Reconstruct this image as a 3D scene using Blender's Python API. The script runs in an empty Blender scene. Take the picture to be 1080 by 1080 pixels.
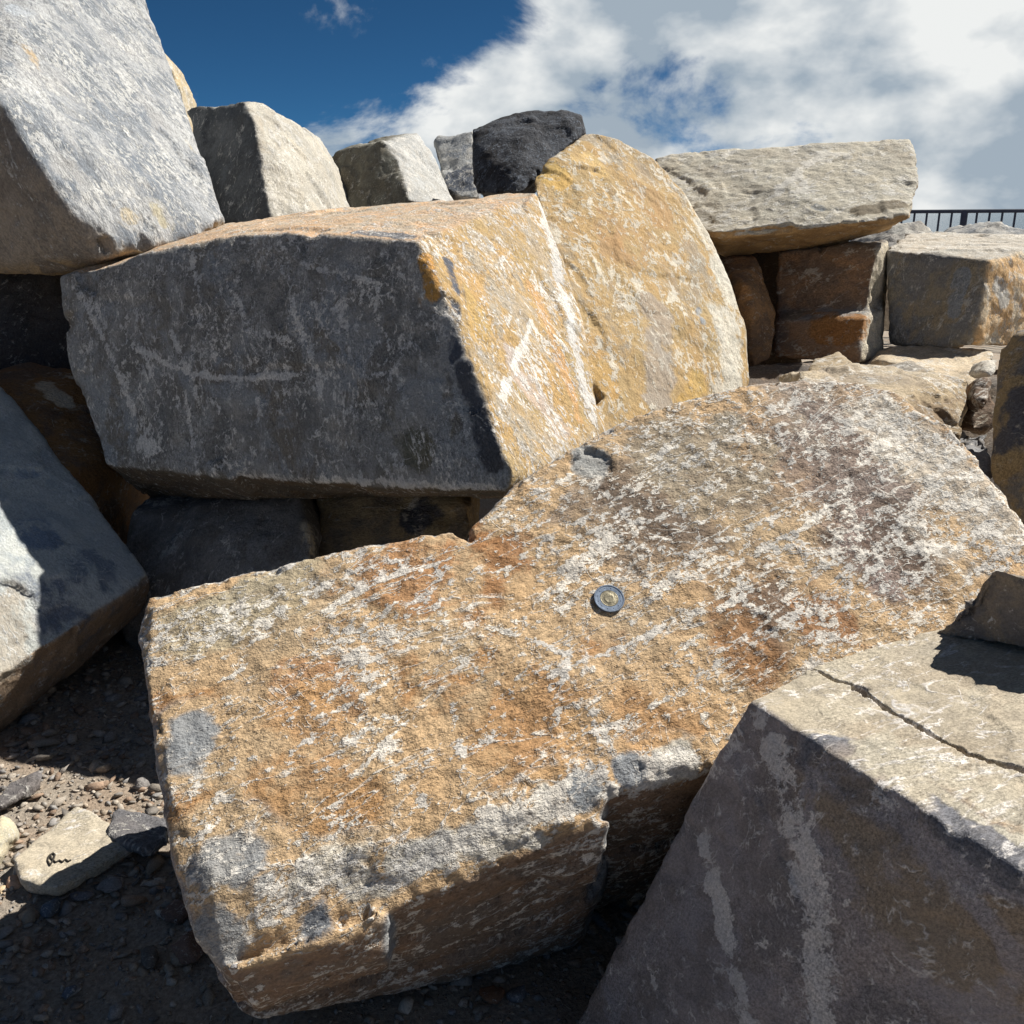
import bpy, bmesh, math, random, os
import numpy as np
from mathutils import Vector, Matrix, Euler

# ------------------------------------------------------------------ camera, sky, sun, exposure
SC = bpy.context.scene
C = SC.collection
F, H0, CAMH = 1000.0, 222.0, 0.66            # focal length in photo pixels, horizon row, eye height
PITCH = math.atan((540 - H0) / F)
cp, sp = math.cos(PITCH), math.sin(PITCH)
cam = bpy.data.cameras.new('camera')
cam.sensor_fit = 'HORIZONTAL'; cam.sensor_width = 36
cam.lens = 36 * F / 1080
cam.clip_start = 0.01; cam.clip_end = 20000
camo = bpy.data.objects.new('camera', cam); C.objects.link(camo)
camo.location = (0, 0, CAMH); camo.rotation_euler = (math.pi / 2 - PITCH, 0, 0)
SC.camera = camo

SUN_EL, SUN_AZ = math.radians(46.5), math.radians(60)   # azimuth clockwise from +Y (view direction): the sun stands to the right
sdir = Vector((math.sin(SUN_AZ) * math.cos(SUN_EL), math.cos(SUN_AZ) * math.cos(SUN_EL), math.sin(SUN_EL)))
sun = bpy.data.lights.new('sun', 'SUN'); sun.energy = 4.1; sun.angle = math.radians(0.5); sun.color = (1, 0.95, 0.86)
suno = bpy.data.objects.new('sun', sun); C.objects.link(suno)
suno.rotation_euler = sdir.to_track_quat('Z', 'Y').to_euler()

W = bpy.data.worlds.new('World'); SC.world = W; W.use_nodes = True

CLOUD_AT = (2.3, 0.4, 1.1)
def build_world():
    nt = W.node_tree; nt.nodes.clear(); L = nt.links.new
    N = nt.nodes.new
    out = N('ShaderNodeOutputWorld'); bg = N('ShaderNodeBackground'); bg.inputs[1].default_value = 0.09
    sky = N('ShaderNodeTexSky'); sky.sky_type = 'NISHITA'; sky.sun_disc = False
    sky.sun_elevation = SUN_EL; sky.sun_rotation = SUN_AZ
    sky.altitude = 8000; sky.air_density = 1.0; sky.dust_density = 0.0; sky.ozone_density = 3.0
    tc = N('ShaderNodeTexCoord')
    # cloud bank: a soft-edged deck to the right of the view, open sky to the left, broken up by noise
    nz = N('ShaderNodeTexNoise'); nz.inputs['Scale'].default_value = 5.0; nz.inputs['Detail'].default_value = 9
    nz.inputs['Roughness'].default_value = 0.58; nz.inputs['Distortion'].default_value = 0.25
    mp = N('ShaderNodeMapping'); mp.inputs['Scale'].default_value = (1, 1, 1.7); mp.inputs['Location'].default_value = CLOUD_AT
    L(tc.outputs['Generated'], mp.inputs[0]); L(mp.outputs[0], nz.inputs['Vector'])
    dot = N('ShaderNodeVectorMath'); dot.operation = 'DOT_PRODUCT'
    d1 = Vector(((305 - 540) / F, cp + .375 * sp, -sp + .375 * cp)); d2 = Vector(((538 - 540) / F, cp + .54 * sp, -sp + .54 * cp))
    dot.inputs[1].default_value = d1.cross(d2).normalized()
    L(tc.outputs['Generated'], dot.inputs[0])
    m1 = N('ShaderNodeMath'); m1.operation = 'MULTIPLY_ADD'; m1.inputs[1].default_value = 2.6; m1.inputs[2].default_value = 0.0
    L(dot.outputs['Value'], m1.inputs[0])
    clampd = N('ShaderNodeMath'); clampd.operation = 'MINIMUM'; clampd.inputs[1].default_value = 0.165
    L(m1.outputs[0], clampd.inputs[0])
    clampe = N('ShaderNodeMath'); clampe.operation = 'MAXIMUM'; clampe.inputs[1].default_value = -0.08
    L(clampd.outputs[0], clampe.inputs[0])
    add = N('ShaderNodeMath'); add.operation = 'ADD'
    L(clampe.outputs[0], add.inputs[0]); L(nz.outputs['Fac'], add.inputs[1])
    cov = N('ShaderNodeMapRange'); cov.interpolation_type = 'SMOOTHSTEP'
    cov.inputs['From Min'].default_value = 0.475; cov.inputs['From Max'].default_value = 0.605
    L(add.outputs[0], cov.inputs['Value'])
    n2 = N('ShaderNodeTexNoise'); n2.inputs['Scale'].default_value = 8.5; n2.inputs['Detail'].default_value = 5; n2.inputs['Roughness'].default_value = 0.5; n2.inputs['Distortion'].default_value = 0.1
    mp2 = N('ShaderNodeMapping'); mp2.inputs['Scale'].default_value = (1, 1, 1.6); mp2.inputs['Location'].default_value = (7.1, 3.3, 0.2)
    L(tc.outputs['Generated'], mp2.inputs[0]); L(mp2.outputs[0], n2.inputs['Vector'])
    cr = N('ShaderNodeValToRGB')
    cr.color_ramp.elements[0].position = 0.40; cr.color_ramp.elements[0].color = (2.2, 2.65, 3.1, 1)
    cr.color_ramp.elements[1].position = 0.60; cr.color_ramp.elements[1].color = (5.3, 5.4, 5.35, 1)
    L(n2.outputs['Fac'], cr.inputs[0])
    mix = N('ShaderNodeMix'); mix.data_type = 'RGBA'
    tn = N('ShaderNodeMix'); tn.data_type = 'RGBA'; tn.blend_type = 'MULTIPLY'; tn.inputs['Factor'].default_value = 1
    tn.inputs['B'].default_value = (0.13, 0.28, 0.33, 1)          # clear, deep blue mountain-air sky
    L(sky.outputs[0], tn.inputs['A'])
    L(cov.outputs[0], mix.inputs['Factor']); L(tn.outputs['Result'], mix.inputs['A']); L(cr.outputs[0], mix.inputs['B'])
    L(mix.outputs['Result'], bg.inputs[0]); L(bg.outputs[0], out.inputs[0])
build_world()
VS = SC.view_settings
VS.view_transform = 'Standard'; VS.look = 'None'; VS.exposure = 0.85; VS.gamma = 1; VS.use_curve_mapping = False
SC.cycles.max_bounces = 6; SC.cycles.diffuse_bounces = 4; SC.cycles.glossy_bounces = 2
SC.cycles.transparent_max_bounces = 2; SC.cycles.caustics_reflective = False
Q = float(os.environ.get('ROCKQ', '1'))       # mesh coarseness for quick layout tests

# ------------------------------------------------------------------ helpers
CAM = np.array([0, 0, CAMH])
def P(px, py, d):
    """a photo pixel and a distance along the viewing axis -> a point in the world"""
    x, y = (px - 540) / F, (540 - py) / F
    return CAM + d * np.array([x, cp + y * sp, -sp + y * cp])
def on_plane(px, py, pt, n):
    r = P(px, py, 1.0) - CAM
    return CAM + r * (np.dot(n, np.asarray(pt) - CAM) / np.dot(n, r))
def on_ground(px, py, z=0.0):
    return on_plane(px, py, (0, 0, z), np.array([0, 0, 1.0]))
def project(V):
    q = V - CAM
    d = q[:, 1] * cp - q[:, 2] * sp
    return 540 + F * q[:, 0] / d, 540 - F * (q[:, 1] * sp + q[:, 2] * cp) / d, d
def S(r, g, b):
    f = lambda c: (c / 255 / 12.92) if c < 10.3 else ((c / 255 + 0.055) / 1.055) ** 2.4
    return np.array([f(r), f(g), f(b)])

_G = np.random.RandomState(5).normal(size=(256, 3)).astype(np.float32)
_G /= np.linalg.norm(_G, axis=1)[:, None]
def perlin(p, seed=0):
    p = p.astype(np.float32)
    pi = np.floor(p).astype(np.int64); pf = (p - pi).astype(np.float32)
    w = pf * pf * pf * (pf * (pf * 6 - 15) + 10)
    out = np.zeros(len(p), np.float32)
    for dx in (0, 1):
        wx = w[:, 0] if dx else 1 - w[:, 0]
        for dy in (0, 1):
            wy = w[:, 1] if dy else 1 - w[:, 1]
            for dz in (0, 1):
                wz = w[:, 2] if dz else 1 - w[:, 2]
                h = (pi[:, 0] + dx) * 73856093 ^ (pi[:, 1] + dy) * 19349663 ^ (pi[:, 2] + dz) * 83492791 ^ (seed * 2654435761)
                h = (h ^ (h >> 13)) * 1274126177 & 0x7fffffff
                h = (h ^ (h >> 15)) & 255
                g = _G[h]
                out += wx * wy * wz * (g[:, 0] * (pf[:, 0] - dx) + g[:, 1] * (pf[:, 1] - dy) + g[:, 2] * (pf[:, 2] - dz))
    return out * 1.4
def fbm(p, freq, octv=4, gain=0.5, seed=0):
    o = 0; a = 1.0; t = 0
    for k in range(octv):
        o = o + a * perlin(p * freq, seed + k * 17); t += a; a *= gain; freq *= 2.03
    return o / t
def sstep(a, b, x):
    t = np.clip((x - a) / (b - a), 0, 1); return t * t * (3 - 2 * t)

def tag(o, label=None, cat=None, group=None, kind=None):
    if label: o['label'] = label
    if cat: o['category'] = cat
    if group: o['group'] = group
    if kind or cat: o['kind'] = kind or 'thing'
    return o
def link(name, me, parent=None, mat=None):
    o = bpy.data.objects.new(name, me); C.objects.link(o)
    if parent is not None: o.parent = parent
    if mat is not None and me is not None: me.materials.append(mat)
    return o

# ------------------------------------------------------------------ materials
def frame(along, normal):
    n = np.array(normal, float); n /= np.linalg.norm(n)
    a = np.array(along, float); a -= n * a.dot(n); a /= np.linalg.norm(a)
    b = np.cross(n, a)
    return Matrix((a, b, n)).to_euler()         # rows: world -> (along, across, normal)

def rock_mat(name, along=(1, 0, 0), normal=(0, 0, 1), sA=38, sS=55, stretch=0.22, grain=0.42, gscale=420, bump=0.0016,
             white=(0.62, 0.6, 0.56), wmax=0.85, speck=0.35, speck_col=(0.05, 0.04, 0.03), wband=0.10, rough=0.9, speck_sc=150, vein=0.8):
    m = bpy.data.materials.new(name); m.use_nodes = True
    nt = m.node_tree; N = nt.nodes.new; L = nt.links.new
    bs = nt.nodes['Principled BSDF']; bs.inputs['Roughness'].default_value = rough
    bs.inputs['Specular IOR Level'].default_value = 0.25
    tc = N('ShaderNodeTexCoord')
    r = N('ShaderNodeMapping'); r.inputs['Rotation'].default_value = frame(along, normal)
    L(tc.outputs['Object'], r.inputs[0])
    st = N('ShaderNodeMapping'); st.inputs['Scale'].default_value = (stretch, 1, 1); L(r.outputs[0], st.inputs[0])
    def noise(src, sc, det=6, ro=0.6, dist=0.0):
        n = N('ShaderNodeTexNoise'); n.inputs['Scale'].default_value = sc; n.inputs['Detail'].default_value = det
        n.inputs['Roughness'].default_value = ro; n.inputs['Distortion'].default_value = dist
        L(src, n.inputs['Vector']); return n.outputs['Fac']
    def mth(op, a, b=None, c=None):
        n = N('ShaderNodeMath'); n.operation = op
        for i, v in enumerate((a, b, c)):
            if v is None: continue
            if isinstance(v, (int, float)): n.inputs[i].default_value = v
            else: L(v, n.inputs[i])
        return n.outputs[0]
    def rng(v, a, b, c=0.0, d=1.0):
        n = N('ShaderNodeMapRange'); n.interpolation_type = 'SMOOTHSTEP'
        L(v, n.inputs[0]); n.inputs[1].default_value = a; n.inputs[2].default_value = b
        n.inputs[3].default_value = c; n.inputs[4].default_value = d
        return n.outputs[0]
    def mixc(f, a, b):
        n = N('ShaderNodeMix'); n.data_type = 'RGBA'
        L(f, n.inputs['Factor'])
        for k, v in (('A', a), ('B', b)):
            if isinstance(v, tuple): n.inputs[k].default_value = (*v, 1)
            else: L(v, n.inputs[k])
        return n.outputs['Result']
    def attr(nm, out):
        n = N('ShaderNodeAttribute'); n.attribute_name = nm; return n.outputs[out]
    half = N('ShaderNodeMapping'); half.inputs['Scale'].default_value = (0.5 + stretch / 2, 1, 1); L(r.outputs[0], half.inputs[0])
    st2 = N('ShaderNodeMapping'); st2.inputs['Scale'].default_value = (min(1, stretch * 2), 1, 1); L(r.outputs[0], st2.inputs[0])
    nA = noise(half.outputs[0], sA, 5, 0.68, 0.4)
    nS = noise(st.outputs[0], sS * .8, 5, 0.68, 0.25)
    nG = noise(half.outputs[0], gscale * 1.25, 3, 0.8)
    nP = noise(st2.outputs[0], speck_sc * 2.0, 3, 0.65, 0.3)
    nZ = noise(r.outputs[0], 11, 3, 0.6)                     # where the surface is clean and where it is peppered
    t = rng(mth('MULTIPLY_ADD', nA, 2.2, mth('ADD', attr('mx', 'Fac'), -1.1)), 0.30, 0.70)
    col = mixc(t, attr('ca', 'Color'), attr('cb', 'Color'))
    nT = noise(half.outputs[0], sS * 2.3, 4, 0.74, 0.0)
    wa = attr('wh', 'Fac')
    w = mth('MULTIPLY_ADD', nS, 1.5, mth('MULTIPLY_ADD', nT, 2.0, mth('ADD', wa, -1.75)))
    w = rng(w, 0.5 - wband * .6, 0.5 + wband, 0, wmax)
    nV = noise(st.outputs[0], sA * 0.8, 4, 0.62, 0.5)         # thin pale veins where the noise crosses its middle
    vn = rng(mth('ABSOLUTE', mth('ADD', nV, -0.5)), 0.003, 0.020, 1, 0)
    nV2 = noise(half.outputs[0], sA * 0.4, 5, 0.6, 0.8)
    vn = mth('MAXIMUM', vn, rng(mth('ABSOLUTE', mth('ADD', nV2, -0.47)), 0.001, 0.009, 1, 0))
    vn = mth('MULTIPLY', vn, rng(mth('ADD', mth('MULTIPLY', wa, 0.6), mth('MULTIPLY', nT, 1.6)), 0.80, 1.12, 0, vein))
    w = mth('MAXIMUM', w, vn)
    nW = noise(r.outputs[0], 14, 2)
    wc = mixc(rng(nW, 0.35, 0.65), tuple(white), tuple(c * k for c, k in zip(white, (0.78, 0.80, 0.84))))
    col = mixc(w, col, wc)
    sk = mth('MULTIPLY', rng(nP, 0.54, 0.70, 0, speck), rng(nZ, 0.35, 0.62, 0.25, 1.0))
    col = mixc(sk, col, tuple(speck_col))
    g = mth('ADD', mth('MULTIPLY', mth('ADD', rng(nG, 0.30, 0.70, 1 - grain, 1 + grain), -1.0), rng(nZ, 0.35, 0.65, 0.55, 1.15)), 1.0)
    n = N('ShaderNodeMix'); n.data_type = 'RGBA'; n.blend_type = 'MULTIPLY'; n.inputs['Factor'].default_value = 1
    gv = N('ShaderNodeCombineColor'); [L(g, gv.inputs[i]) for i in range(3)]
    L(col, n.inputs['A']); L(gv.outputs[0], n.inputs['B'])
    L(n.outputs['Result'], bs.inputs['Base Color'])
    nB = noise(half.outputs[0], sA * 4.5, 4, 0.64)
    h = mth('ADD', mth('MULTIPLY', nB, 1.2), mth('MULTIPLY', nG, 0.40))
    h = mth('ADD', h, mth('MULTIPLY', nT, 0.9))
    h = mth('ADD', h, mth('MULTIPLY', w, 0.25))
    h = mth('ADD', h, mth('MULTIPLY', sk, -0.5))
    bp = N('ShaderNodeBump'); bp.inputs['Strength'].default_value = 1.0; bp.inputs['Distance'].default_value = bump * 1.3
    L(h, bp.inputs['Height']); L(bp.outputs[0], bs.inputs['Normal'])
    return m

def plain_mat(name, col, rough=0.6, metal=0.0, nscale=60, var=0.25, bump=0.0006):
    m = bpy.data.materials.new(name); m.use_nodes = True
    nt = m.node_tree; N = nt.nodes.new; L = nt.links.new
    bs = nt.nodes['Principled BSDF']; bs.inputs['Roughness'].default_value = rough; bs.inputs['Metallic'].default_value = metal
    tc = N('ShaderNodeTexCoord'); nz = N('ShaderNodeTexNoise'); nz.inputs['Scale'].default_value = nscale; nz.inputs['Detail'].default_value = 5
    L(tc.outputs['Object'], nz.inputs['Vector'])
    cr = N('ShaderNodeValToRGB'); e = cr.color_ramp.elements
    e[0].position = 0.3; e[0].color = (*[c * (1 - var) for c in col], 1)
    e[1].position = 0.7; e[1].color = (*[min(1, c * (1 + var)) for c in col], 1)
    L(nz.outputs['Fac'], cr.inputs[0]); L(cr.outputs[0], bs.inputs['Base Color'])
    b = N('ShaderNodeBump'); b.inputs['Distance'].default_value = bump; L(nz.outputs['Fac'], b.inputs['Height']); L(b.outputs[0], bs.inputs['Normal'])
    return m

# ------------------------------------------------------------------ rock builder
class Nb:
    """neighbour averaging on a mesh"""
    def __init__(s, me):
        n = len(me.vertices); e = np.empty(len(me.edges) * 2, np.int64); me.edges.foreach_get('vertices', e)
        s.a, s.b, s.n = e[0::2], e[1::2], n
        s.deg = np.maximum(np.bincount(s.a, minlength=n) + np.bincount(s.b, minlength=n), 1)
    def avg(s, X):
        if X.ndim == 1:
            return (np.bincount(s.a, X[s.b], s.n) + np.bincount(s.b, X[s.a], s.n)) / s.deg
        return np.stack([s.avg(X[:, k]) for k in range(X.shape[1])], 1)
    def smooth(s, X, it, f=0.7):
        for _ in range(it): X = X * (1 - f) + s.avg(X) * f
        return X
def vnormals(me):
    n = np.empty(len(me.vertices) * 3, np.float32); me.vertices.foreach_get('vector', n) if False else None
    me.update()
    a = np.empty(len(me.vertices) * 3, np.float32); me.vertex_normals.foreach_get('vector', a)
    return a.reshape(-1, 3).astype(np.float64)
def setco(me, V):
    me.vertices.foreach_set('co', V.astype(np.float32).ravel()); me.update()

class Pick:
    def __init__(s, V):
        s.V = V; s.x, s.y, s.d = project(V)
    def i(s, px, py):
        r = (s.x - px) ** 2 + (s.y - py) ** 2
        near = np.where(r < 36)[0]
        if len(near) == 0: return int(np.argmin(r))
        dm = s.d[near].min(); near = near[s.d[near] < dm + 0.03]
        return int(near[np.argmin(r[near])])

ROCKS = {}
def rock(name, label, pts, back=(), vox=0.006, seed=1, low=(0.012, 5.0), fine=0.0016, chips=(50, 0.05), bed=None,
         ca=(.3, .28, .25), cb=(.24, .23, .22), mx=0.5, wh=0.1, edge_wh=0.35, faces=(), patches=(), veins=(), dents=(),
         mat=None, crack=None, round_it=1, group='quarried blocks in the rubble pile', cat='boulder', tint=0.12, hulls=None, facet=(45, 0.03, 0.0007), erode=0.007, spall=(22, 0.06, 0.004)):
    rng = np.random.RandomState(seed * 7 + 3)
    vox = vox * Q
    bm = bmesh.new()
    sets = hulls if hulls else [(pts, back)]
    for hp, hb in sets:
        H = [np.asarray(p[1]) if isinstance(p[0], str) else P(*p) for p in hp]
        allp = list(H)
        for o in hb: allp += [h + np.array(o) for h in H]
        vs = [bm.verts.new(p) for p in allp]
        res = bmesh.ops.convex_hull(bm, input=vs, use_existing_faces=False)
        dead = [v for v in vs if v.is_valid and not v.link_faces]
        bmesh.ops.delete(bm, geom=dead, context='VERTS')
    bmesh.ops.recalc_face_normals(bm, faces=bm.faces)
    me = bpy.data.meshes.new(name); bm.to_mesh(me); bm.free()
    tmp = bpy.data.objects.new('tmp', me); C.objects.link(tmp)
    md = tmp.modifiers.new('r', 'REMESH'); md.mode = 'VOXEL'; md.voxel_size = vox; md.adaptivity = 0
    dg = bpy.context.evaluated_depsgraph_get(); dg.update()
    m2 = bpy.data.meshes.new_from_object(tmp.evaluated_get(dg))
    bpy.data.objects.remove(tmp); bpy.data.meshes.remove(me)
    me = m2; me.name = name
    n = len(me.vertices)
    V = np.empty(n * 3, np.float32); me.vertices.foreach_get('co', V); V = V.reshape(-1, 3).astype(np.float64)
    if crack is not None:      # finer mesh along the crack, so that it can be cut narrow
        poly0 = [V[Pick(V).i(*c)] for c in crack[0]]
        bm = bmesh.new(); bm.from_mesh(me); bm.verts.ensure_lookup_table()
        dd = polydist(V, poly0); sel = dd < 0.012
        ed = [e for e in bm.edges if sel[e.verts[0].index] and sel[e.verts[1].index]]
        bmesh.ops.subdivide_edges(bm, edges=ed, cuts=2, use_grid_fill=True)
        bm.to_mesh(me); bm.free(); n = len(me.vertices)
        V = np.empty(n * 3, np.float32); me.vertices.foreach_get('co', V); V = V.reshape(-1, 3).astype(np.float64)
    nb = Nb(me)
    V = nb.smooth(V, round_it); setco(me, V)
    N0 = vnormals(me)
    it = max(4, int(0.03 / vox))
    Ns = nb.smooth(N0, it); ln = np.linalg.norm(Ns, axis=1)[:, None]; Ns = Ns / np.maximum(ln, 1e-6)
    lc = np.linalg.norm(nb.smooth(N0, max(2, int(0.010 / vox))), axis=1)
    edge1 = np.clip((1 - lc) * 6, 0, 1)                             # the same, only right on the edge
    edge0 = np.clip((1 - ln[:, 0]) * 5, 0, 1)                       # 0 flat, 1 at hull edges
    # chips knocked off the edges: local planes that slice the rim
    cnt, size = chips
    if cnt:
        prob = edge1 ** 2 * (edge1 > 0.3) + 1e-9; prob /= prob.sum()
        idx = rng.choice(n, cnt, p=prob)
        for i in idx:
            mdir = Ns[i] + rng.normal(size=3) * 0.28; mdir /= np.linalg.norm(mdir)
            R = size * rng.uniform(0.35, 1.5) ** 1.3; dep = R * rng.uniform(0.05, 0.22)
            c = V[i].copy(); q = V - c
            near = np.where(np.einsum('ij,ij->i', q, q) < R * R)[0]
            qq = q[near]; over = qq @ mdir + dep
            rr = np.linalg.norm(qq, axis=1) / R
            scallop = perlin(V[near] * (3.5 / size), seed + 5) * dep * 0.35
            k = np.clip(over + scallop, 0, None)
            if (k[rr > 0.8] > dep * 0.25).mean() > 0.12: continue      # would leave a crater, not a chip
            k = k * sstep(1.0, 0.9, rr)
            V[near] -= k[:, None] * mdir
    for (px, py, rpx, depth, *asp) in dents:
        pk = Pick(V); i = pk.i(px, py); R = rpx * pk.d[i] / F
        q = V - V[i]; r = np.linalg.norm(q, axis=1) / R
        r = r + 0.45 * fbm(V, 1.6 / R, 3, seed=seed + 9)
        tl = rng.normal(size=3); tl -= Ns[i] * tl.dot(Ns[i]); tl /= np.linalg.norm(tl)
        V -= Ns[i] * (depth * np.clip(0.55 + 0.5 * (q @ tl) / R, 0.1, 1) * sstep(1.0, 0.86, r) * np.clip(Ns @ Ns[i], 0, 1))[:, None]
    # broad undulation, bedding steps, roughness
    a, fq = low; a = a * 0.55
    V = V + Ns * (a * 0.7 * fbm(V, fq, 3, 0.45, seed))[:, None]
    V = V + Ns * (a * 0.45 * (0.5 - 2.2 * np.abs(fbm(V, fq * 1.7, 2, 0.35, seed + 31))))[:, None]
    # notches broken out of the rims
    em = nb.smooth(edge1, 2)
    fe = fbm(V, 26, 4, 0.6, seed + 301)
    V = V - Ns * (em * erode * (sstep(0.02, 0.10, fe) * 0.8 + sstep(0.16, 0.22, fe) * 0.7))[:, None]
    # spalls: shallow tilted breaks with ragged borders
    sn, ss, sdep = spall
    for i in rng.choice(n, sn):
        R = ss * rng.uniform(0.5, 1.6); q = V - V[i]
        near = np.where(np.einsum('ij,ij->i', q, q) < (1.5 * R) ** 2)[0]
        q = q[near]; tl = rng.normal(size=3); tl -= Ns[i] * tl.dot(Ns[i]); tl /= np.linalg.norm(tl)
        ax = np.cross(Ns[i], tl)
        rr = np.sqrt((q @ tl) ** 2 + (0.6 * (q @ ax)) ** 2 + (q @ Ns[i]) ** 2) / R + 0.55 * fbm(V[near], 1.1 / R, 4, 0.6, seed + int(i) % 97)
        dp = sdep * rng.uniform(0.5, 1.3) * np.clip(0.5 + 0.75 * (q @ tl) / R, 0, 1.4)
        V[near] -= Ns[near] * (dp * sstep(0.85, 0.78, rr))[:, None]
    # fracture facets: cells of slightly different tilt and level
    fc, ft, fs = facet
    fc = max(fc, 1)
    sd = V[rng.choice(n, fc)]
    sp_ = float(np.sqrt(len(V) * vox * vox / fc))
    Vw = V + 0.32 * sp_ * np.stack([fbm(V, 1.3 / sp_, 4, 0.5, seed + 200 + k) for k in (1, 2, 3)], 1)
    best = np.full(n, 1e9); disp = np.zeros(n)
    for k in range(fc):
        q = Vw - sd[k]; d2 = np.einsum('ij,ij->i', q, q); m_ = d2 < best
        best[m_] = d2[m_]
        disp[m_] = np.clip(q[m_] @ (rng.normal(size=3) * ft), -4 * fs - .002, 4 * fs + .002) + fs * rng.normal()
    disp = nb.smooth(disp, 1, 0.5)
    V = V + Ns * disp[:, None]
    if bed is not None:
        bn, bf, ba = bed; bn = np.array(bn, float); bn /= np.linalg.norm(bn)
        t = (V @ bn) * bf + 1.2 * fbm(V, 6, 3, seed=seed + 77)
        fr = t - np.floor(t)
        side = 1 - np.abs(Ns @ bn)
        hsh = perlin(np.stack([np.floor(t) * 7.3, np.floor(t) * 0 + 0.5, np.floor(t) * 0 + .5], 1) + 0.37, seed + 3)
        V = V + Ns * (ba * side * (hsh * 2 + sstep(0.0, 0.12, fr) * 0.8 - 0.6 * sstep(0.85, 1, fr)))[:, None]
    setco(me, V); N1 = vnormals(me)
    V = V + N1 * (fine * (fbm(V, 45, 4, 0.6, seed + 11) * 2.2))[:, None]
    patchy = sstep(0.0, 0.35, fbm(V, 7, 3, seed=seed + 12))
    V = V + N1 * (fine * 1.1 * patchy * fbm(V, 130, 2, 0.6, seed + 13))[:, None]
    if crack is not None:
        pk = Pick(V); poly = [V[pk.i(*c)] for c in crack[0]]
        Vw = V + 0.0055 * np.stack([fbm(V, 70, 3, .7, 91), fbm(V, 70, 3, .7, 92), fbm(V, 70, 3, .7, 93)], 1)
        dd = polydist(Vw, poly)
        wv = crack[1] * (1 + 0.6 * perlin(V * 25, 94))
        V = V - Ns * (crack[2] * sstep(1.0, 0.35, dd / wv))[:, None]
    setco(me, V); N1 = vnormals(me)
    # worn rims: convexity of the final surface
    sm = nb.smooth(V, max(3, int(0.012 / vox)))
    conv = np.einsum('ij,ij->i', V - sm, nb.smooth(N1, 3)) / max(vox, 0.003)
    conv = nb.smooth(np.clip(conv, -1, 2), 2)
    rim = sstep(0.12, 0.7, conv)
    # colours of the stone
    pk = Pick(V)
    A = np.tile(np.array(ca, float), (n, 1)); B = np.tile(np.array(cb, float), (n, 1))
    M = np.full(n, float(mx)); Wt = np.full(n, float(wh)); EW = np.full(n, float(edge_wh))
    if faces:
        it2 = max(6, int(0.045 / vox))
        Nf = nb.smooth(N1, it2); Nf /= np.maximum(np.linalg.norm(Nf, axis=1)[:, None], 1e-6)
        K = []
        for fdef in faces:
            nn = Nf[pk.i(*fdef['p'])] if 'p' in fdef else np.array(fdef['n'], float)
            nn = nn / np.linalg.norm(nn)
            K.append(Nf @ nn * 14 + 1.2 * fbm(V, 14, 3, seed=seed + 21))
        K = np.stack(K, 1); K = np.exp(K - K.max(1)[:, None]); K /= K.sum(1)[:, None]
        A = sum(K[:, i:i + 1] * np.array(fd.get('ca', ca)) for i, fd in enumerate(faces))
        B = sum(K[:, i:i + 1] * np.array(fd.get('cb', cb)) for i, fd in enumerate(faces))
        M = sum(K[:, i] * fd.get('mx', mx) for i, fd in enumerate(faces))
        Wt = sum(K[:, i] * fd.get('wh', wh) for i, fd in enumerate(faces))
        EW = sum(K[:, i] * fd.get('edge_wh', edge_wh) for i, fd in enumerate(faces))
    big = fbm(V, 5, 3, seed=seed + 41)
    M = M + 0.35 * big
    Wt = Wt + 0.45 * fbm(V, 12, 4, 0.55, seed=seed + 43)
    warp = 0.75 * fbm(V, 18, 4, 0.6, seed=seed + 51)
    for pd in patches:
        px, py, rpx, col = pd[:4]; op = pd[4] if len(pd) > 4 else {}
        i = pk.i(px, py); R = rpx * pk.d[i] / F
        q = V - V[i]
        if 'along' in op:       # stretched patch: from this pixel towards another
            j = pk.i(*op['along']); dv = V[j] - V[i]; Ld = np.linalg.norm(dv); dv /= Ld
            t = np.clip(q @ dv, -0.0, Ld); r = np.linalg.norm(q - t[:, None] * dv, axis=1) / R
        else:
            r = np.linalg.norm(q, axis=1) / R
        r = r + warp * op.get('warp', 1.0)
        kk = op.get('k', 1.0)
        if op.get('solid'):
            k = sstep(1.1, 0.85, r) * kk
            A += k[:, None] * (np.array(col) - A); B += k[:, None] * (np.array(op.get('col2', np.array(col) * 0.86)) - B)
        elif col is not None:            # the shader's own noise breaks up the border between the two colours
            kb = sstep(1.9, 1.25, r) * kk; k = sstep(1.35, 0.45, r) * kk
            low_ = sstep(1.9, 1.25, r) * kk
            B += kb[:, None] * (np.array(col) - B)
            if 'col2' in op:
                k2 = sstep(1.2, 0.4, r) * kk; A += k2[:, None] * (np.array(op['col2']) - A)
            M = M + low_ * (0.12 - M) * (1 - k); M = M + k * (op.get('mx', 0.78) - M)
        else: k = sstep(1.35, 0.45, r) * kk
        if 'wh' in op: Wt += k * (op['wh'] - Wt)
    for poly, wpx, amt in veins:
        pl = [V[pk.i(*c)] for c in poly]; wm = wpx * pk.d[pk.i(*poly[0])] / F
        dd = polydist(V + 0.006 * np.stack([fbm(V, 30, 3, seed=61), fbm(V, 30, 3, seed=62), fbm(V, 30, 3, seed=63)], 1), pl) / wm
        Wt += amt * sstep(1.3, 0.2, dd) * (0.75 + 0.5 * fbm(V, 30, 2, seed=64))
    Wt = Wt + EW * rim + EW * 0.25 * edge0
    hue = fbm(V, 11, 3, seed=seed + 71)[:, None]
    sh = np.array([1.0, 0.25, -0.7]) * tint
    A = np.clip(A * (1 + hue * sh + 0.25 * big[:, None] * tint), 0.005, 0.9); B = np.clip(B * (1 - hue * sh), 0.005, 0.9)
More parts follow.
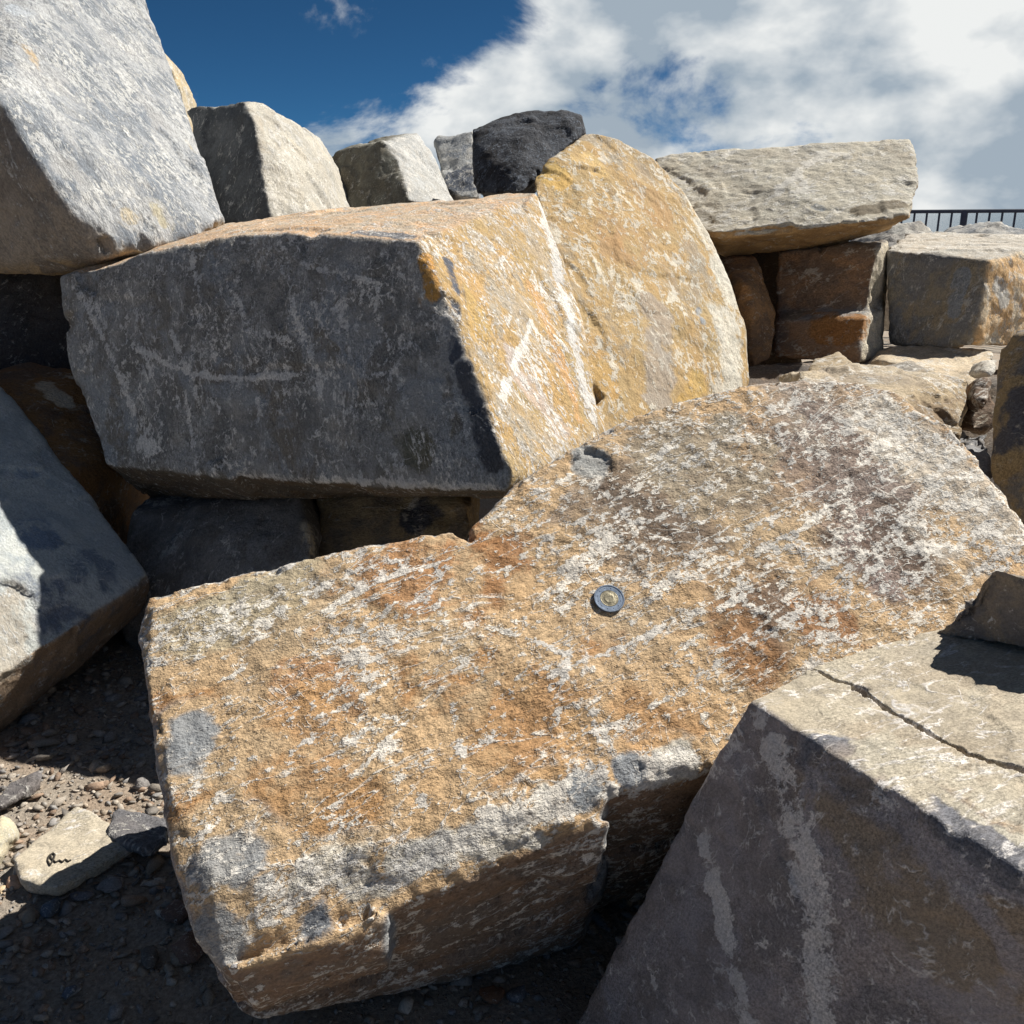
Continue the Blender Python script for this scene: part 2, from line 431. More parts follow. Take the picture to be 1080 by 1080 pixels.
    for nm, X in (('ca', A), ('cb', B)):
        at = me.attributes.new(nm, 'FLOAT_COLOR', 'POINT')
        at.data.foreach_set('color', np.concatenate([X, np.ones((n, 1))], 1).astype(np.float32).ravel())
    for nm, X in (('mx', M), ('wh', Wt)):
        at = me.attributes.new(nm, 'FLOAT', 'POINT'); at.data.foreach_set('value', X.astype(np.float32))
    base = np.array([V[:, 0].mean(), V[:, 1].mean(), V[:, 2].min()])
    setco(me, V - base)
    me.polygons.foreach_set('use_smooth', np.ones(len(me.polygons), bool))
    o = link(name, me, None, mat); o.location = base
    tag(o, label, cat, group)
    ROCKS[label] = dict(o=o, V=V, N=N1, Ns=Ns, pk=pk)
    return ROCKS[label]

def polydist(V, poly):
    best = np.full(len(V), 1e9)
    for a, b in zip(poly[:-1], poly[1:]):
        ab = b - a; L2 = max(ab @ ab, 1e-12)
        t = np.clip((V - a) @ ab / L2, 0, 1)
        best = np.minimum(best, np.linalg.norm(V - a - t[:, None] * ab, axis=1))
    return best

# ------------------------------------------------------------------ ground, water
def ground_z(x, y):
    r = np.sqrt(np.asarray(x, float) ** 2 + (np.asarray(y, float) - 1.0) ** 2)
    return -0.42 * sstep(2.2, 7.5, r)
def lattice(near, far, step, k):
    v = list(np.arange(-near, near + 1e-6, step)); s = step; x = near
    while x < far: s *= k; x += s; v.append(x); v.insert(0, -x)
    return np.array(v)
def make_ground():
    xs = lattice(0.9, 60, 0.011 * Q, 1.25); ys = lattice(0.85, 60, 0.011 * Q, 1.25) + 1.0
    ys = ys[ys < 11.5]; ys = np.append(ys, [11.5])
    X, Y = np.meshgrid(xs, ys); v = np.stack([X.ravel(), Y.ravel(), np.zeros(X.size)], 1)
    z = ground_z(v[:, 0], v[:, 1])
    nearw = sstep(3.5, 1.0, np.hypot(v[:, 0], v[:, 1] - 1))
    p3 = v.copy()
    z = z + 0.020 * fbm(p3, 4, 3, seed=3) * nearw + 0.006 * fbm(p3, 28, 3, seed=4) * nearw + 0.05 * fbm(p3, 0.7, 2, seed=6) * (1 - nearw)
    v[:, 2] = z
    nx, ny = len(xs), len(ys)
    i = np.arange((nx - 1) * (ny - 1)); r, c = i // (nx - 1), i % (nx - 1); a = r * nx + c
    f = np.stack([a, a + 1, a + nx + 1, a + nx], 1)
    me = bpy.data.meshes.new('ground'); me.from_pydata(v.tolist(), [], f.tolist())
    me.polygons.foreach_set('use_smooth', np.ones(len(f), bool))
    m = bpy.data.materials.new('earth'); m.use_nodes = True
    nt = m.node_tree; N = nt.nodes.new; L = nt.links.new; bs = nt.nodes['Principled BSDF']; bs.inputs['Roughness'].default_value = 0.95
    bs.inputs['Specular IOR Level'].default_value = 0.15
    tc = N('ShaderNodeTexCoord')
    n1 = N('ShaderNodeTexNoise'); n1.inputs['Scale'].default_value = 9; n1.inputs['Detail'].default_value = 8
    n2 = N('ShaderNodeTexNoise'); n2.inputs['Scale'].default_value = 240; n2.inputs['Detail'].default_value = 5; n2.inputs['Roughness'].default_value = 0.7
    L(tc.outputs['Object'], n1.inputs[0]); L(tc.outputs['Object'], n2.inputs[0])
    cr = N('ShaderNodeValToRGB'); e = cr.color_ramp.elements
    e[0].position = 0.38; e[0].color = (*S(158, 150, 139), 1); e[1].position = 0.62; e[1].color = (*S(160, 144, 128), 1)
    L(n1.outputs['Fac'], cr.inputs[0])
    mx = N('ShaderNodeMix'); mx.data_type = 'RGBA'; mx.blend_type = 'MULTIPLY'; mx.inputs['Factor'].default_value = 1
    mr = N('ShaderNodeMapRange'); mr.inputs[1].default_value = 0.3; mr.inputs[2].default_value = 0.7; mr.inputs[3].default_value = 0.55; mr.inputs[4].default_value = 1.35
    L(n2.outputs['Fac'], mr.inputs[0]); cc = N('ShaderNodeCombineColor'); [L(mr.outputs[0], cc.inputs[k]) for k in range(3)]
    L(cr.outputs[0], mx.inputs['A']); L(cc.outputs[0], mx.inputs['B']); L(mx.outputs['Result'], bs.inputs['Base Color'])
    b = N('ShaderNodeBump'); b.inputs['Distance'].default_value = 0.003; L(n2.outputs['Fac'], b.inputs['Height']); L(b.outputs[0], bs.inputs['Normal'])
    tag(link('ground', me, None, m), kind='structure')
make_ground()
def make_water():
    me = bpy.data.meshes.new('water')
    s = 9000; me.from_pydata([(-s, 11, -2.6), (s, 11, -2.6), (s, s, -2.6), (-s, s, -2.6)], [], [(0, 1, 2, 3)])
    m = bpy.data.materials.new('sea_water'); m.use_nodes = True
    nt = m.node_tree; bs = nt.nodes['Principled BSDF']; bs.inputs['Base Color'].default_value = (0.03, 0.07, 0.10, 1); bs.inputs['Roughness'].default_value = 0.12
    n = nt.nodes.new('ShaderNodeTexNoise'); n.inputs['Scale'].default_value = 1.5; n.inputs['Detail'].default_value = 5
    tc = nt.nodes.new('ShaderNodeTexCoord'); nt.links.new(tc.outputs['Object'], n.inputs[0])
    b = nt.nodes.new('ShaderNodeBump'); b.inputs['Distance'].default_value = 0.25
    nt.links.new(n.outputs['Fac'], b.inputs['Height']); nt.links.new(b.outputs[0], bs.inputs['Normal'])
    tag(link('water', me, None, m), kind='structure')
make_water()

# ------------------------------------------------------------------ the large blocks
GREY, PALE = S(150, 152, 154), S(196, 190, 178)
OCH, OCH2, RUST = S(193, 165, 130), S(202, 186, 162), S(170, 131, 98)
# 1. front slab, tilted towards the camera, the coin lies on it
SLN = np.array([0.08, -0.57, 0.82]); SLN /= np.linalg.norm(SLN)
SLP = P(643, 632, 0.85)
def sl(px, py, off=0.0): return ('w', on_plane(px, py, SLP, SLN) + SLN * off)
def slr(px, py, dd):                # a point seen just below the plane of the top: the broken rim
    r = P(px, py, 1.0) - CAM; d = np.dot(SLN, SLP - CAM) / np.dot(SLN, r)
    return ('w', P(px, py, d + dd))
thick = tuple(-SLN * 0.25 + np.array([0, .02, 0]))
left_top = [sl(*p) for p in ((148, 664), (160, 630), (330, 590), (476, 560), (560, 600), (640, 832), (570, 842), (410, 888), (225, 930), (166, 800))]
rim = [slr(*p) for p in ((190, 925, .008), (212, 990, .02), (238, 1024, .022), (300, 1004, .02), (400, 958, .018), (470, 928, .018), (560, 892, .016), (622, 874, .012), (636, 846, .006))]
foot = [('w', P(*p)) for p in ((258, 1068, .735), (330, 1056, .78), (400, 1046, .82), (520, 1024, .87), (610, 994, .89), (632, 940, .88))]
right_top = [sl(*p) for p in ((496, 556), (545, 510), (640, 452), (720, 424), (810, 402), (880, 396), (940, 412), (1000, 450), (1062, 516), (1104, 590), (1080, 700), (830, 760), (726, 812), (600, 840), (560, 640))]
lipA = [slr(*p) for p in ((236, 1018, .010), (330, 998, .008), (398, 956, .006), (412, 972, .02), (404, 1006, .036), (330, 1032, .042), (264, 1054, .036))]
lipB = [slr(*p) for p in ((535, 886, .006), (600, 862, .002), (640, 866, .010), (634, 906, .036), (600, 920, .042), (545, 912, .03))]
push = lambda L: L + [('w', p[1] + np.array(thick) * .3) for p in L]
slab_hulls = [(push(lipA), []), (push(lipB), []), (left_top + rim + foot + [('w', p[1] + np.array(thick)) for p in left_top], []), (right_top + [('w', P(*p)) for p in ((724, 838, .775), (640, 860, .79), (700, 938, 1.0), (610, 985, .98))] + [('w', p[1] + np.array(thick)) for p in right_top], [])]
slab_mat = rock_mat('ochre_limestone', along=on_plane(760, 560, SLP, SLN) - on_plane(300, 800, SLP, SLN), normal=SLN, sA=30, sS=64, stretch=0.30,
                    grain=0.32, gscale=360, bump=0.0017, vein=.95, white=S(226, 220, 210), wmax=0.9, wband=.07, speck=0.55, speck_col=S(86, 66, 48), speck_sc=120)
spots = [(690, 545, 95, S(152, 134, 116), dict(wh=.42, mx=.5, col2=S(120, 104, 90))), (900, 480, 130, S(164, 152, 142), dict(wh=.42, mx=.55, col2=S(138, 122, 112))),
         (930, 580, 75, S(150, 132, 124), dict(wh=.46, mx=.5, col2=S(106, 90, 80))), (800, 640, 70, S(162, 136, 106), dict(wh=.36, col2=S(124, 102, 84))),
         (740, 490, 80, S(160, 146, 126), dict(wh=.38, col2=S(130, 116, 100))), (1020, 560, 60, S(172, 162, 150), dict(wh=.5)),
         (200, 670, 35, S(178, 164, 138), dict(wh=.4, col2=S(150, 136, 116), along=(330, 610))),
         (930, 450, 45, S(192, 180, 164), dict(wh=.5, along=(1040, 540))),
         (700, 700, 26, RUST, dict(wh=.2, k=.7)), (330, 740, 60, RUST, dict(wh=.24, k=.8, col2=S(184, 146, 104))), (560, 770, 70, S(178, 142, 104), dict(wh=.2, k=.8, col2=S(190, 152, 108))),
         (510, 590, 50, S(166, 122, 84), dict(wh=.25, k=.8, col2=OCH)), (420, 610, 55, S(170, 130, 94), dict(wh=.35, k=.8, col2=OCH)),
         (690, 770, 60, S(174, 138, 100), dict(wh=.18, k=.8, col2=S(190, 152, 110))), (320, 850, 80, S(184, 150, 110), dict(wh=.24, k=.6, col2=OCH)),
         (790, 690, 45, S(158, 118, 82), dict(wh=.3, k=.8, col2=S(120, 90, 66))), (870, 655, 40, S(160, 118, 84), dict(wh=.4, k=.8, col2=S(110, 84, 62))),
         # white crust along the near rim
         (215, 890, 26, PALE, dict(wh=.5, along=(240, 960))), (290, 945, 30, PALE, dict(wh=.55, along=(420, 915))), (430, 910, 24, PALE, dict(wh=.6, along=(560, 868))),
         (585, 845, 22, PALE, dict(wh=.75, along=(720, 800))),
         # fresh grey scars
         (192, 800, 26, GREY, dict(wh=.25, along=(205, 770))), (245, 915, 40, GREY, dict(wh=.28)), (225, 990, 32, GREY, dict(wh=.2)),
         (622, 488, 24, S(158, 158, 156), dict(wh=.1, warp=.5)), (660, 812, 20, S(160, 162, 164), dict(wh=.08, warp=.4)), (620, 835, 24, GREY, dict(wh=.4)),
         (330, 975, 26, S(120, 122, 126), dict(wh=.15))]
slab = rock('front_slab', 'long ochre and white slab in front with the coin on its sloping top', None, hulls=slab_hulls,
     vox=0.0026, spall=(0, 0, 0), seed=4, low=(0.014, 4.0), fine=0.0019, chips=(150, 0.032), bed=(SLN, 30, 0.0045), facet=(1, 0, 0),
     faces=[dict(n=SLN, ca=OCH, cb=S(170, 130, 90), mx=.45, wh=.31), dict(n=(0.1, -0.8, -0.55), ca=S(138, 116, 98), cb=S(120, 108, 98), wh=.3, edge_wh=.5),
            dict(n=(-1, 0, 0), ca=S(150, 146, 146), cb=S(120, 114, 112), wh=.3), dict(n=(0, .7, .7), ca=GREY, cb=S(150, 140, 120), wh=.3), dict(n=(1, 0, 0), ca=GREY, cb=GREY), dict(n=-SLN, ca=GREY, cb=GREY)],
     patches=spots, veins=[([(225, 850), (300, 800), (360, 750), (440, 700)], 5, .5), ([(340, 860), (400, 790), (470, 720)], 4, .45), ([(475, 730), (490, 800), (500, 850), (545, 870)], 7, .45), ([(560, 720), (640, 690), (700, 660)], 5, .5), ([(640, 770), (740, 720), (745, 760)], 5, .45), ([(200, 740), (280, 690), (350, 640), (430, 600)], 5, .45), ([(520, 660), (600, 690), (590, 760)], 4, .4),
                           ([(360, 700), (430, 650), (470, 600)], 9, .3), ([(640, 570), (600, 600), (590, 640)], 16, .35), ([(700, 620), (760, 590), (850, 560)], 14, .3)],
     dents=[(626, 492, 24, 0.005), (664, 816, 20, 0.005), (372, 968, 26, .010)],
     edge_wh=.45, mat=slab_mat, group=None, cat='stone slab', tint=.16)

# 2. near block at the lower right, with a crack across its top
tb = [(790, 738, .700), (860, 700, .748), (985, 664, .80), (1120, 640, .84), (1300, 690, .80), (1320, 1000, .48), (1080, 922, .525), (1000, 868, .56), (880, 792, .635)]
lowp = [(603, 1085, .80), (560, 1160, .80), (690, 940, .775), (900, 1250, .60), (1300, 1400, .50), (1300, 900, .9), (1100, 760, 1.0), (800, 900, .95)]
near_mat = rock_mat('tan_sandstone', along=(0.6, 0.3, -0.5), normal=(0, 0, 1), sA=26, sS=34, stretch=0.25, grain=0.36, gscale=420, bump=0.0011,
                    white=S(226, 220, 214), wmax=.8, speck=.3, speck_col=S(90, 84, 74))
near = rock('near_block', 'near block at lower right with a thin crack across its pale tan top', tb + lowp, vox=0.0028, spall=(14, .05, .002), facet=(25, .015, .0004), seed=8, low=(0.008, 4.5), fine=0.0011, chips=(70, 0.035),
     faces=[dict(n=(0, 0, 1), ca=S(176, 166, 148), cb=S(162, 152, 136), wh=.2), dict(p=(850, 950), ca=S(154, 147, 147), cb=S(134, 127, 125), mx=.5, wh=.08, edge_wh=.25),
            dict(n=(1, 0, 0), ca=S(150, 140, 120), cb=S(140, 130, 118)), dict(n=(0, 1, 0), ca=S(150, 140, 120), cb=S(140, 130, 118))],
     patches=[(960, 900, 90, S(150, 136, 120), dict(along=(1060, 960), wh=.1)), (870, 790, 22, S(110, 112, 120), dict(along=(1080, 915), wh=.2)), (900, 850, 40, S(150, 136, 120), dict(along=(1000, 1000), k=.6))],
     veins=[([(820, 790), (840, 860), (860, 960), (868, 1080)], 24, .85), ([(745, 890), (760, 960), (790, 1080)], 14, .9), ([(690, 930), (740, 830), (800, 760)], 14, .6),
            ([(665, 975), (690, 1030), (705, 1080)], 4, .7), ([(720, 960), (760, 1080)], 4, .2), ([(890, 930), (905, 1010)], 6, .35), ([(800, 880), (815, 950)], 10, .4)],
     crack=([(853, 703), (905, 727), (935, 748), (985, 776), (1012, 790), (1045, 803), (1100, 818)], 0.0030, 0.020),
     mat=near_mat, group=None, cat='boulder')

# 3. stone standing on the near block at the right edge
rock('wedge_stone', 'dark wedge of stone on the near block at the right edge, shading it', [(980, 670, .795), (1038, 592, .75), (1060, 596, .745), (1100, 614, .72), (1260, 650, .68), (1088, 696, .742), (1260, 740, .70), (1110, 600, .88), (1260, 620, .88), (1060, 650, .90)],
     vox=.003, seed=12, low=(.003, 7), fine=.0011, chips=(14, .018), ca=S(140, 128, 112), cb=S(116, 110, 106), wh=.05, edge_wh=.2, mat=near_mat, group=None, cat='stone', round_it=1, facet=(8, .02, .0004))

# 4. the big block: dark face to the left, ochre face to the right
big_mat = rock_mat('dark_blue_limestone', along=(0.35, 0.1, -0.9), normal=(-.4, -.9, 0), sA=26, sS=62, stretch=0.3, grain=0.36, gscale=300, bump=0.0018,
                   white=S(222, 218, 212), wmax=.85, speck=.45, vein=1.0, speck_col=S(60, 56, 52), speck_sc=90)
big_p = [(64, 292, 1.50), (150, 268, 1.44), (250, 246, 1.39), (300, 243, 1.36), (440, 254, 1.275), (478, 330, 1.235), (538, 500, 1.165), (532, 518, 1.17), (340, 512, 1.285), (112, 490, 1.435), (75, 380, 1.475),
         (565, 204, 1.62), (350, 222, 1.95), (240, 236, 1.75), (150, 262, 1.70), (612, 330, 1.50), (636, 448, 1.40), (650, 520, 1.38), (470, 524, 1.40), (300, 528, 1.52), (160, 528, 1.58), (560, 205, 1.95), (640, 450, 1.9), (120, 420, 1.8)]
YEL, YEL2 = S(176, 149, 106), S(170, 157, 138)
big = rock('big_block', 'largest block, dark grey front face and sunlit yellow side face', big_p, vox=.0046, facet=(60, .02, .0012), spall=(14, .05, .0014), seed=21, low=(.010, 3.5), fine=.0016, chips=(90, .06),
     faces=[dict(p=(280, 380), ca=S(152, 152, 151), cb=S(126, 123, 118), mx=.5, wh=.28, edge_wh=.5), dict(p=(560, 360), ca=YEL, cb=YEL2, wh=.36, mx=.45), dict(n=(0, 0.05, 1), ca=S(200, 168, 136), cb=S(186, 170, 150), wh=.2),
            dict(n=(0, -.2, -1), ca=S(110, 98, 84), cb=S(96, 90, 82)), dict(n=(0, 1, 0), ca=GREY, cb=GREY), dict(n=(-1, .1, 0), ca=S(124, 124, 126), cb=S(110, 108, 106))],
     patches=[(560, 300, 9, S(192, 150, 98), dict(along=(610, 440), wh=.2, k=.8)), (480, 300, 22, S(182, 152, 100), dict(along=(500, 340), wh=.15)), (540, 380, 18, S(184, 168, 158), dict(along=(590, 450), wh=.4, k=.8)),
              (450, 275, 10, S(190, 144, 82), dict(along=(458, 310), wh=.05, warp=.5)), (472, 275, 9, S(84, 88, 98), dict(along=(480, 380), wh=0, warp=.5)), (490, 390, 12, S(84, 86, 92), dict(along=(520, 490), wh=0, warp=.5)),
              (440, 470, 30, S(112, 106, 84), dict(k=.7)), (380, 245, 10, S(120, 120, 124), dict(along=(430, 250), wh=.3))],
     veins=[([(85, 310), (110, 360), (142, 432)], 4, .8), ([(100, 318), (124, 372)], 2.5, .7), ([(140, 365), (200, 395), (250, 400), (318, 394)], 3.5, .85), ([(310, 330), (330, 370), (340, 420)], 3, .8), ([(262, 348), (300, 356)], 5, .6), ([(180, 350), (197, 392)], 3, .85),
            ([(148, 470), (160, 474)], 9, .6), ([(195, 410), (210, 500)], 3, .75), ([(206, 408), (214, 440)], 4, .6), ([(220, 420), (255, 465)], 3, .7), ([(260, 503), (330, 508), (400, 511), (520, 515)], 6, .5), ([(320, 280), (400, 300)], 3, .7), ([(200, 270), (212, 320)], 2.5, .8),
            ([(300, 262), (312, 330)], 2.5, .7), ([(350, 300), (372, 380)], 2.5, .6), ([(400, 330), (430, 430)], 2.5, .6), ([(120, 300), (170, 420)], 2.5, .55), ([(230, 280), (262, 340)], 2.5, .6), ([(270, 420), (290, 480)], 3, .5), ([(380, 400), (420, 390)], 3, .5),
            ([(525, 390), (545, 320), (570, 250)], 4, -.6), ([(575, 215), (590, 300), (625, 440)], 9, .6), ([(530, 420), (560, 340), (575, 360)], 6, .5)],
     dents=[(472, 320, 16, .006), (500, 420, 18, .007)],
     mat=big_mat, group=None, cat='boulder', tint=.2)

# 5. rounded yellow slab beside it
yel_mat = rock_mat('yellow_limestone', along=(0.3, 0.1, 0.9), normal=(.3, -.9, .2), sA=20, sS=30, stretch=0.45, grain=0.22, gscale=280, bump=0.0018, white=S(212, 206, 192), wmax=.8, speck=.3, speck_col=S(140, 104, 62), speck_sc=80)
yp = [(562, 205, 1.66), (560, 186, 1.72), (584, 163, 1.78), (616, 139, 1.86), (650, 146, 1.90), (688, 166, 1.92), (720, 200, 1.92), (745, 240, 1.90), (768, 295, 1.86), (785, 345, 1.82), (789, 400, 1.77), (770, 470, 1.66), (640, 500, 1.38), (622, 400, 1.44), (600, 300, 1.53)]
rock('rounded_slab', 'rounded yellow slab leaning between the big block and the grey ledge', yp, back=[(.05, .26, -.03)], vox=.0048, seed=31, low=(.012, 4), fine=.0017, chips=(60, .06), ca=S(170, 145, 105), cb=S(156, 142, 122), mx=.45, wh=.38, edge_wh=.4, facet=(30, .015, .0004),
     patches=[(590, 190, 26, S(184, 154, 96), dict(wh=.2)), (620, 170, 22, S(196, 168, 118), dict(wh=.15)), (650, 250, 45, S(170, 132, 84), dict(wh=.15, k=.7)), (690, 330, 30, S(158, 146, 132), dict(along=(700, 420), wh=.2)),
              (745, 335, 13, S(140, 146, 154), dict(wh=.1)), (765, 340, 22, S(190, 184, 170), dict(along=(775, 420), wh=.6)), (735, 400, 14, S(182, 150, 94), dict(along=(725, 430), wh=.1)), (740, 240, 16, S(190, 182, 166), dict(along=(770, 310), wh=.55)),
              (640, 400, 24, S(180, 148, 98), dict(wh=.3)), (690, 220, 30, S(172, 136, 88), dict(wh=.2, k=.7))],
     dents=[(628, 415, 12, .03)], veins=[([(690, 260), (715, 262)], 5, -.5)],
     mat=yel_mat, group=None, cat='boulder', tint=.22)

# 6. grey ledge on the right, laid across smaller blocks
led_mat = rock_mat('grey_sandstone', along=(1, 0, .5), normal=(0, -1, .3), sA=16, sS=22, stretch=0.4, grain=0.3, gscale=240, bump=0.0018, white=S(210, 206, 198), wmax=.7, speck=.25, speck_col=S(100, 92, 80), speck_sc=60)
rock('grey_ledge', 'pale grey flat ledge laid over smaller blocks against the sky', [(690, 167, 2.24), (720, 160, 2.24), (850, 154, 2.22), (960, 147, 2.20), (966, 160, 2.17), (970, 195, 2.06), (966, 226, 1.97), (905, 236, 1.94), (760, 250, 1.98), (744, 248, 2.0), (700, 230, 2.06),
     (765, 269, 2.14), (880, 258, 2.12), (940, 242, 2.10)], back=[(.05, .33, .0)], vox=.0052, round_it=2, seed=41, low=(.012, 4), fine=.002, chips=(60, .06),
     faces=[dict(p=(850, 200), ca=S(180, 174, 160), cb=S(166, 160, 148), wh=.3), dict(p=(850, 252), ca=S(176, 146, 106), cb=S(150, 124, 92), wh=.05), dict(n=(0, .2, 1), ca=S(196, 190, 176), cb=S(180, 172, 156), wh=.3)],
     patches=[(905, 222, 10, S(120, 110, 94), dict(along=(950, 216), wh=0, warp=.4)), (862, 218, 9, S(120, 124, 128), dict(wh=0))], veins=[([(820, 200), (850, 175), (870, 160)], 6, .5), ([(905, 180), (920, 200)], 7, .4)], facet=(40, .02, .0006),
     mat=led_mat, group=None, cat='stone slab')

# 7. pale leaning block, top left
pale_mat = rock_mat('pale_grey_marble', along=(-.25, -.1, .95), normal=(.6, -.7, .3), sA=22, sS=58, stretch=0.14, grain=0.3, gscale=260, bump=0.0020, white=S(196, 196, 194), wmax=.8, speck=.3, speck_col=S(112, 118, 126), speck_sc=60)
pp = [(-90, 40, 1.46), (0, 108, 1.42), (50, 188, 1.43), (104, 258, 1.47), (108, 272, 1.49), (180, 256, 1.58), (240, 239, 1.68), (212, 185, 1.82), (196, 128, 1.92), (158, 72, 1.99), (138, 20, 2.03), (128, -60, 2.10), (60, -120, 2.1), (-90, -130, 1.9),
      (92, 286, 1.53), (40, 288, 1.55), (-90, 284, 1.56), (-90, 180, 1.48)]
rock('leaning_block', 'pale streaked grey block leaning in from the upper left corner', pp, back=[(-.15, .35, -.02)], vox=.0056, seed=51, low=(.012, 4), fine=.002, chips=(70, .06),
     faces=[dict(p=(130, 130), ca=S(158, 160, 163), cb=S(120, 126, 134), mx=.5, wh=.42), dict(p=(30, 245), ca=S(150, 140, 128), cb=S(124, 118, 112), wh=.15, edge_wh=.4), dict(n=(0, 0, -1), ca=S(170, 150, 120), cb=S(130, 120, 110)), dict(n=(0, 1, 0), ca=GREY, cb=GREY)],
     patches=[(28, 50, 7, S(196, 172, 134), dict(along=(42, 75), wh=.3, k=.7)), (198, 150, 8, S(196, 182, 146), dict(wh=.35, k=.7)), (165, 220, 8, S(190, 180, 152), dict(along=(172, 235), wh=.4, k=.7)), (135, 225, 10, S(190, 180, 160), dict(wh=.3)), (20, 10, 14, S(170, 176, 184), dict(wh=.1))],
     dents=[(113, 258, 9, .02), (150, 254, 8, .012)], mat=pale_mat, group=None, cat='boulder', tint=.08)

# ------------------------------------------------------------------ smaller blocks of the pile
brown_mat = rock_mat('brown_sandstone', along=(1, 0, .2), normal=(0, -1, 0), sA=18, sS=24, stretch=.35, grain=.36, gscale=260, bump=.0018, white=S(196, 186, 170), wmax=.7, speck=.3, speck_col=S(64, 50, 38), speck_sc=70)
grey_mat = rock_mat('grey_limestone', along=(.2, 0, 1), normal=(0, -1, 0), sA=20, sS=26, stretch=.4, grain=.34, gscale=260, bump=.0018, white=S(206, 202, 194), wmax=.75, speck=.3, speck_col=S(70, 68, 66), speck_sc=70)
kw = dict(low=(.008, 5), fine=.0018, chips=(45, .035), group=None, round_it=1)
rock('tan_stone', 'tan stone peeping out behind the pale leaning block', [(138, 38, 2.3), (158, 42, 2.28), (178, 62, 2.25), (193, 92, 2.22), (194, 140, 2.2), (215, 225, 2.15), (110, 225, 2.2), (110, 60, 2.3)], back=[(-.05, .25, 0)], vox=.009, seed=61, ca=S(178, 162, 132), cb=S(166, 156, 138), wh=.2, mat=led_mat, cat='boulder', **kw)
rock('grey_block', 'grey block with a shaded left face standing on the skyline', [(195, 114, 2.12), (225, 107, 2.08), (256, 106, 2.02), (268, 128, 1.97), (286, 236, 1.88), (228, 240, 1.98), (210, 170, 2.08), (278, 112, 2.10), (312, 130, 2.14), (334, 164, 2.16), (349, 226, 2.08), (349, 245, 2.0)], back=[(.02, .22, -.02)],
     vox=.0055, seed=62, faces=[dict(p=(235, 180), ca=S(104, 106, 108), cb=S(84, 86, 88), wh=.06, edge_wh=.5), dict(p=(310, 180), ca=S(182, 177, 166), cb=S(168, 163, 153), wh=.35)], mat=grey_mat, cat='boulder', **kw)  # left face colour darkened for its shade, right face lightened for the sun
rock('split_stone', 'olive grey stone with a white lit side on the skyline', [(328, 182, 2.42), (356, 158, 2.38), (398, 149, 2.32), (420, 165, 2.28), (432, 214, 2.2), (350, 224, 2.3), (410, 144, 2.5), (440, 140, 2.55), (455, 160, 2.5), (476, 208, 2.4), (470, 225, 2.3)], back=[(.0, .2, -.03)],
     vox=.006, seed=63, faces=[dict(p=(375, 185), ca=S(118, 116, 106), cb=S(104, 100, 90), wh=.03), dict(p=(438, 180), ca=S(182, 182, 180), cb=S(168, 168, 166), wh=.35)], mat=grey_mat, cat='boulder', **kw)  # shade and sun are in the colours: dark left face, whitened right side
rock('white_stone', 'small whitish stone wedged beside the black rock on the skyline', [(455, 142, 2.66), (500, 136, 2.62), (508, 160, 2.6), (505, 210, 2.5), (470, 208, 2.5), (462, 170, 2.58)], back=[(.0, .2, -.02)],
     vox=.009, seed=64, ca=S(176, 176, 174), cb=S(140, 144, 150), wh=.3, patches=[(480, 190, 18, S(90, 96, 108), dict(along=(505, 190)))], mat=grey_mat, cat='stone', **kw)
black_mat = rock_mat('black_basalt', along=(.2, 0, 1), normal=(0, -1, 0), sA=26, sS=40, stretch=.6, grain=.45, gscale=240, bump=.002, white=S(120, 128, 140), wmax=.6, speck=.4, speck_col=S(20, 20, 22), speck_sc=70)
rock('black_rock', 'jet black rough rock on top of the pile', [(496, 136, 2.16), (530, 122, 2.2), (566, 116, 2.2), (602, 114, 2.18), (615, 120, 2.16), (618, 140, 2.14), (596, 160, 2.08), (562, 190, 2.02), (546, 206, 1.98), (500, 206, 2.06), (550, 140, 2.1)], back=[(.02, .2, -.01)],
     vox=.0065, seed=65, low=(.005, 6), fine=.0016, chips=(30, .045), round_it=1, group=None, ca=S(72, 75, 82), cb=S(46, 46, 50), wh=.2, edge_wh=.45, mat=black_mat, cat='boulder')
# right-hand stack
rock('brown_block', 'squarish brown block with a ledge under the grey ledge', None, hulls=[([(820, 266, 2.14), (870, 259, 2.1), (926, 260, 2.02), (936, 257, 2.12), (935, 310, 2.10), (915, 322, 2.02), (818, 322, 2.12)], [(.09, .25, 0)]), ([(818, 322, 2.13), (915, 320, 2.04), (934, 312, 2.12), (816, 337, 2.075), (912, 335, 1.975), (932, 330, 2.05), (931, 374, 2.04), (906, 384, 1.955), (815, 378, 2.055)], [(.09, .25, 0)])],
     vox=.0050, seed=66, faces=[dict(p=(870, 290), ca=S(146, 116, 90), cb=S(120, 102, 88), wh=.12, edge_wh=.45), dict(n=(.9, -.3, .2), ca=S(200, 190, 170), cb=S(180, 170, 150), wh=.4), dict(n=(0, -.5, .8), ca=S(130, 128, 126), cb=S(120, 110, 96), wh=.1)],  # right-hand side given a cream colour for the sunlight on it
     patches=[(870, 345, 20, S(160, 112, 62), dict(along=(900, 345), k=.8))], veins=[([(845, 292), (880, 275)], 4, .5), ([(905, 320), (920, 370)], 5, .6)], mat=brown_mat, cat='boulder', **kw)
rock('chunk', 'faceted brown chunk wedged between the yellow slab and the brown block', [(762, 272, 2.1), (796, 266, 2.12), (806, 292, 2.08), (820, 330, 2.04), (814, 380, 2.0), (796, 392, 1.98), (775, 330, 2.0), (790, 310, 1.98), (770, 400, 2.02)], back=[(.0, .18, -.02)],
     vox=.0050, seed=67, ca=S(150, 116, 82), cb=S(112, 92, 76), wh=.08, mat=brown_mat, cat='stone', **kw)
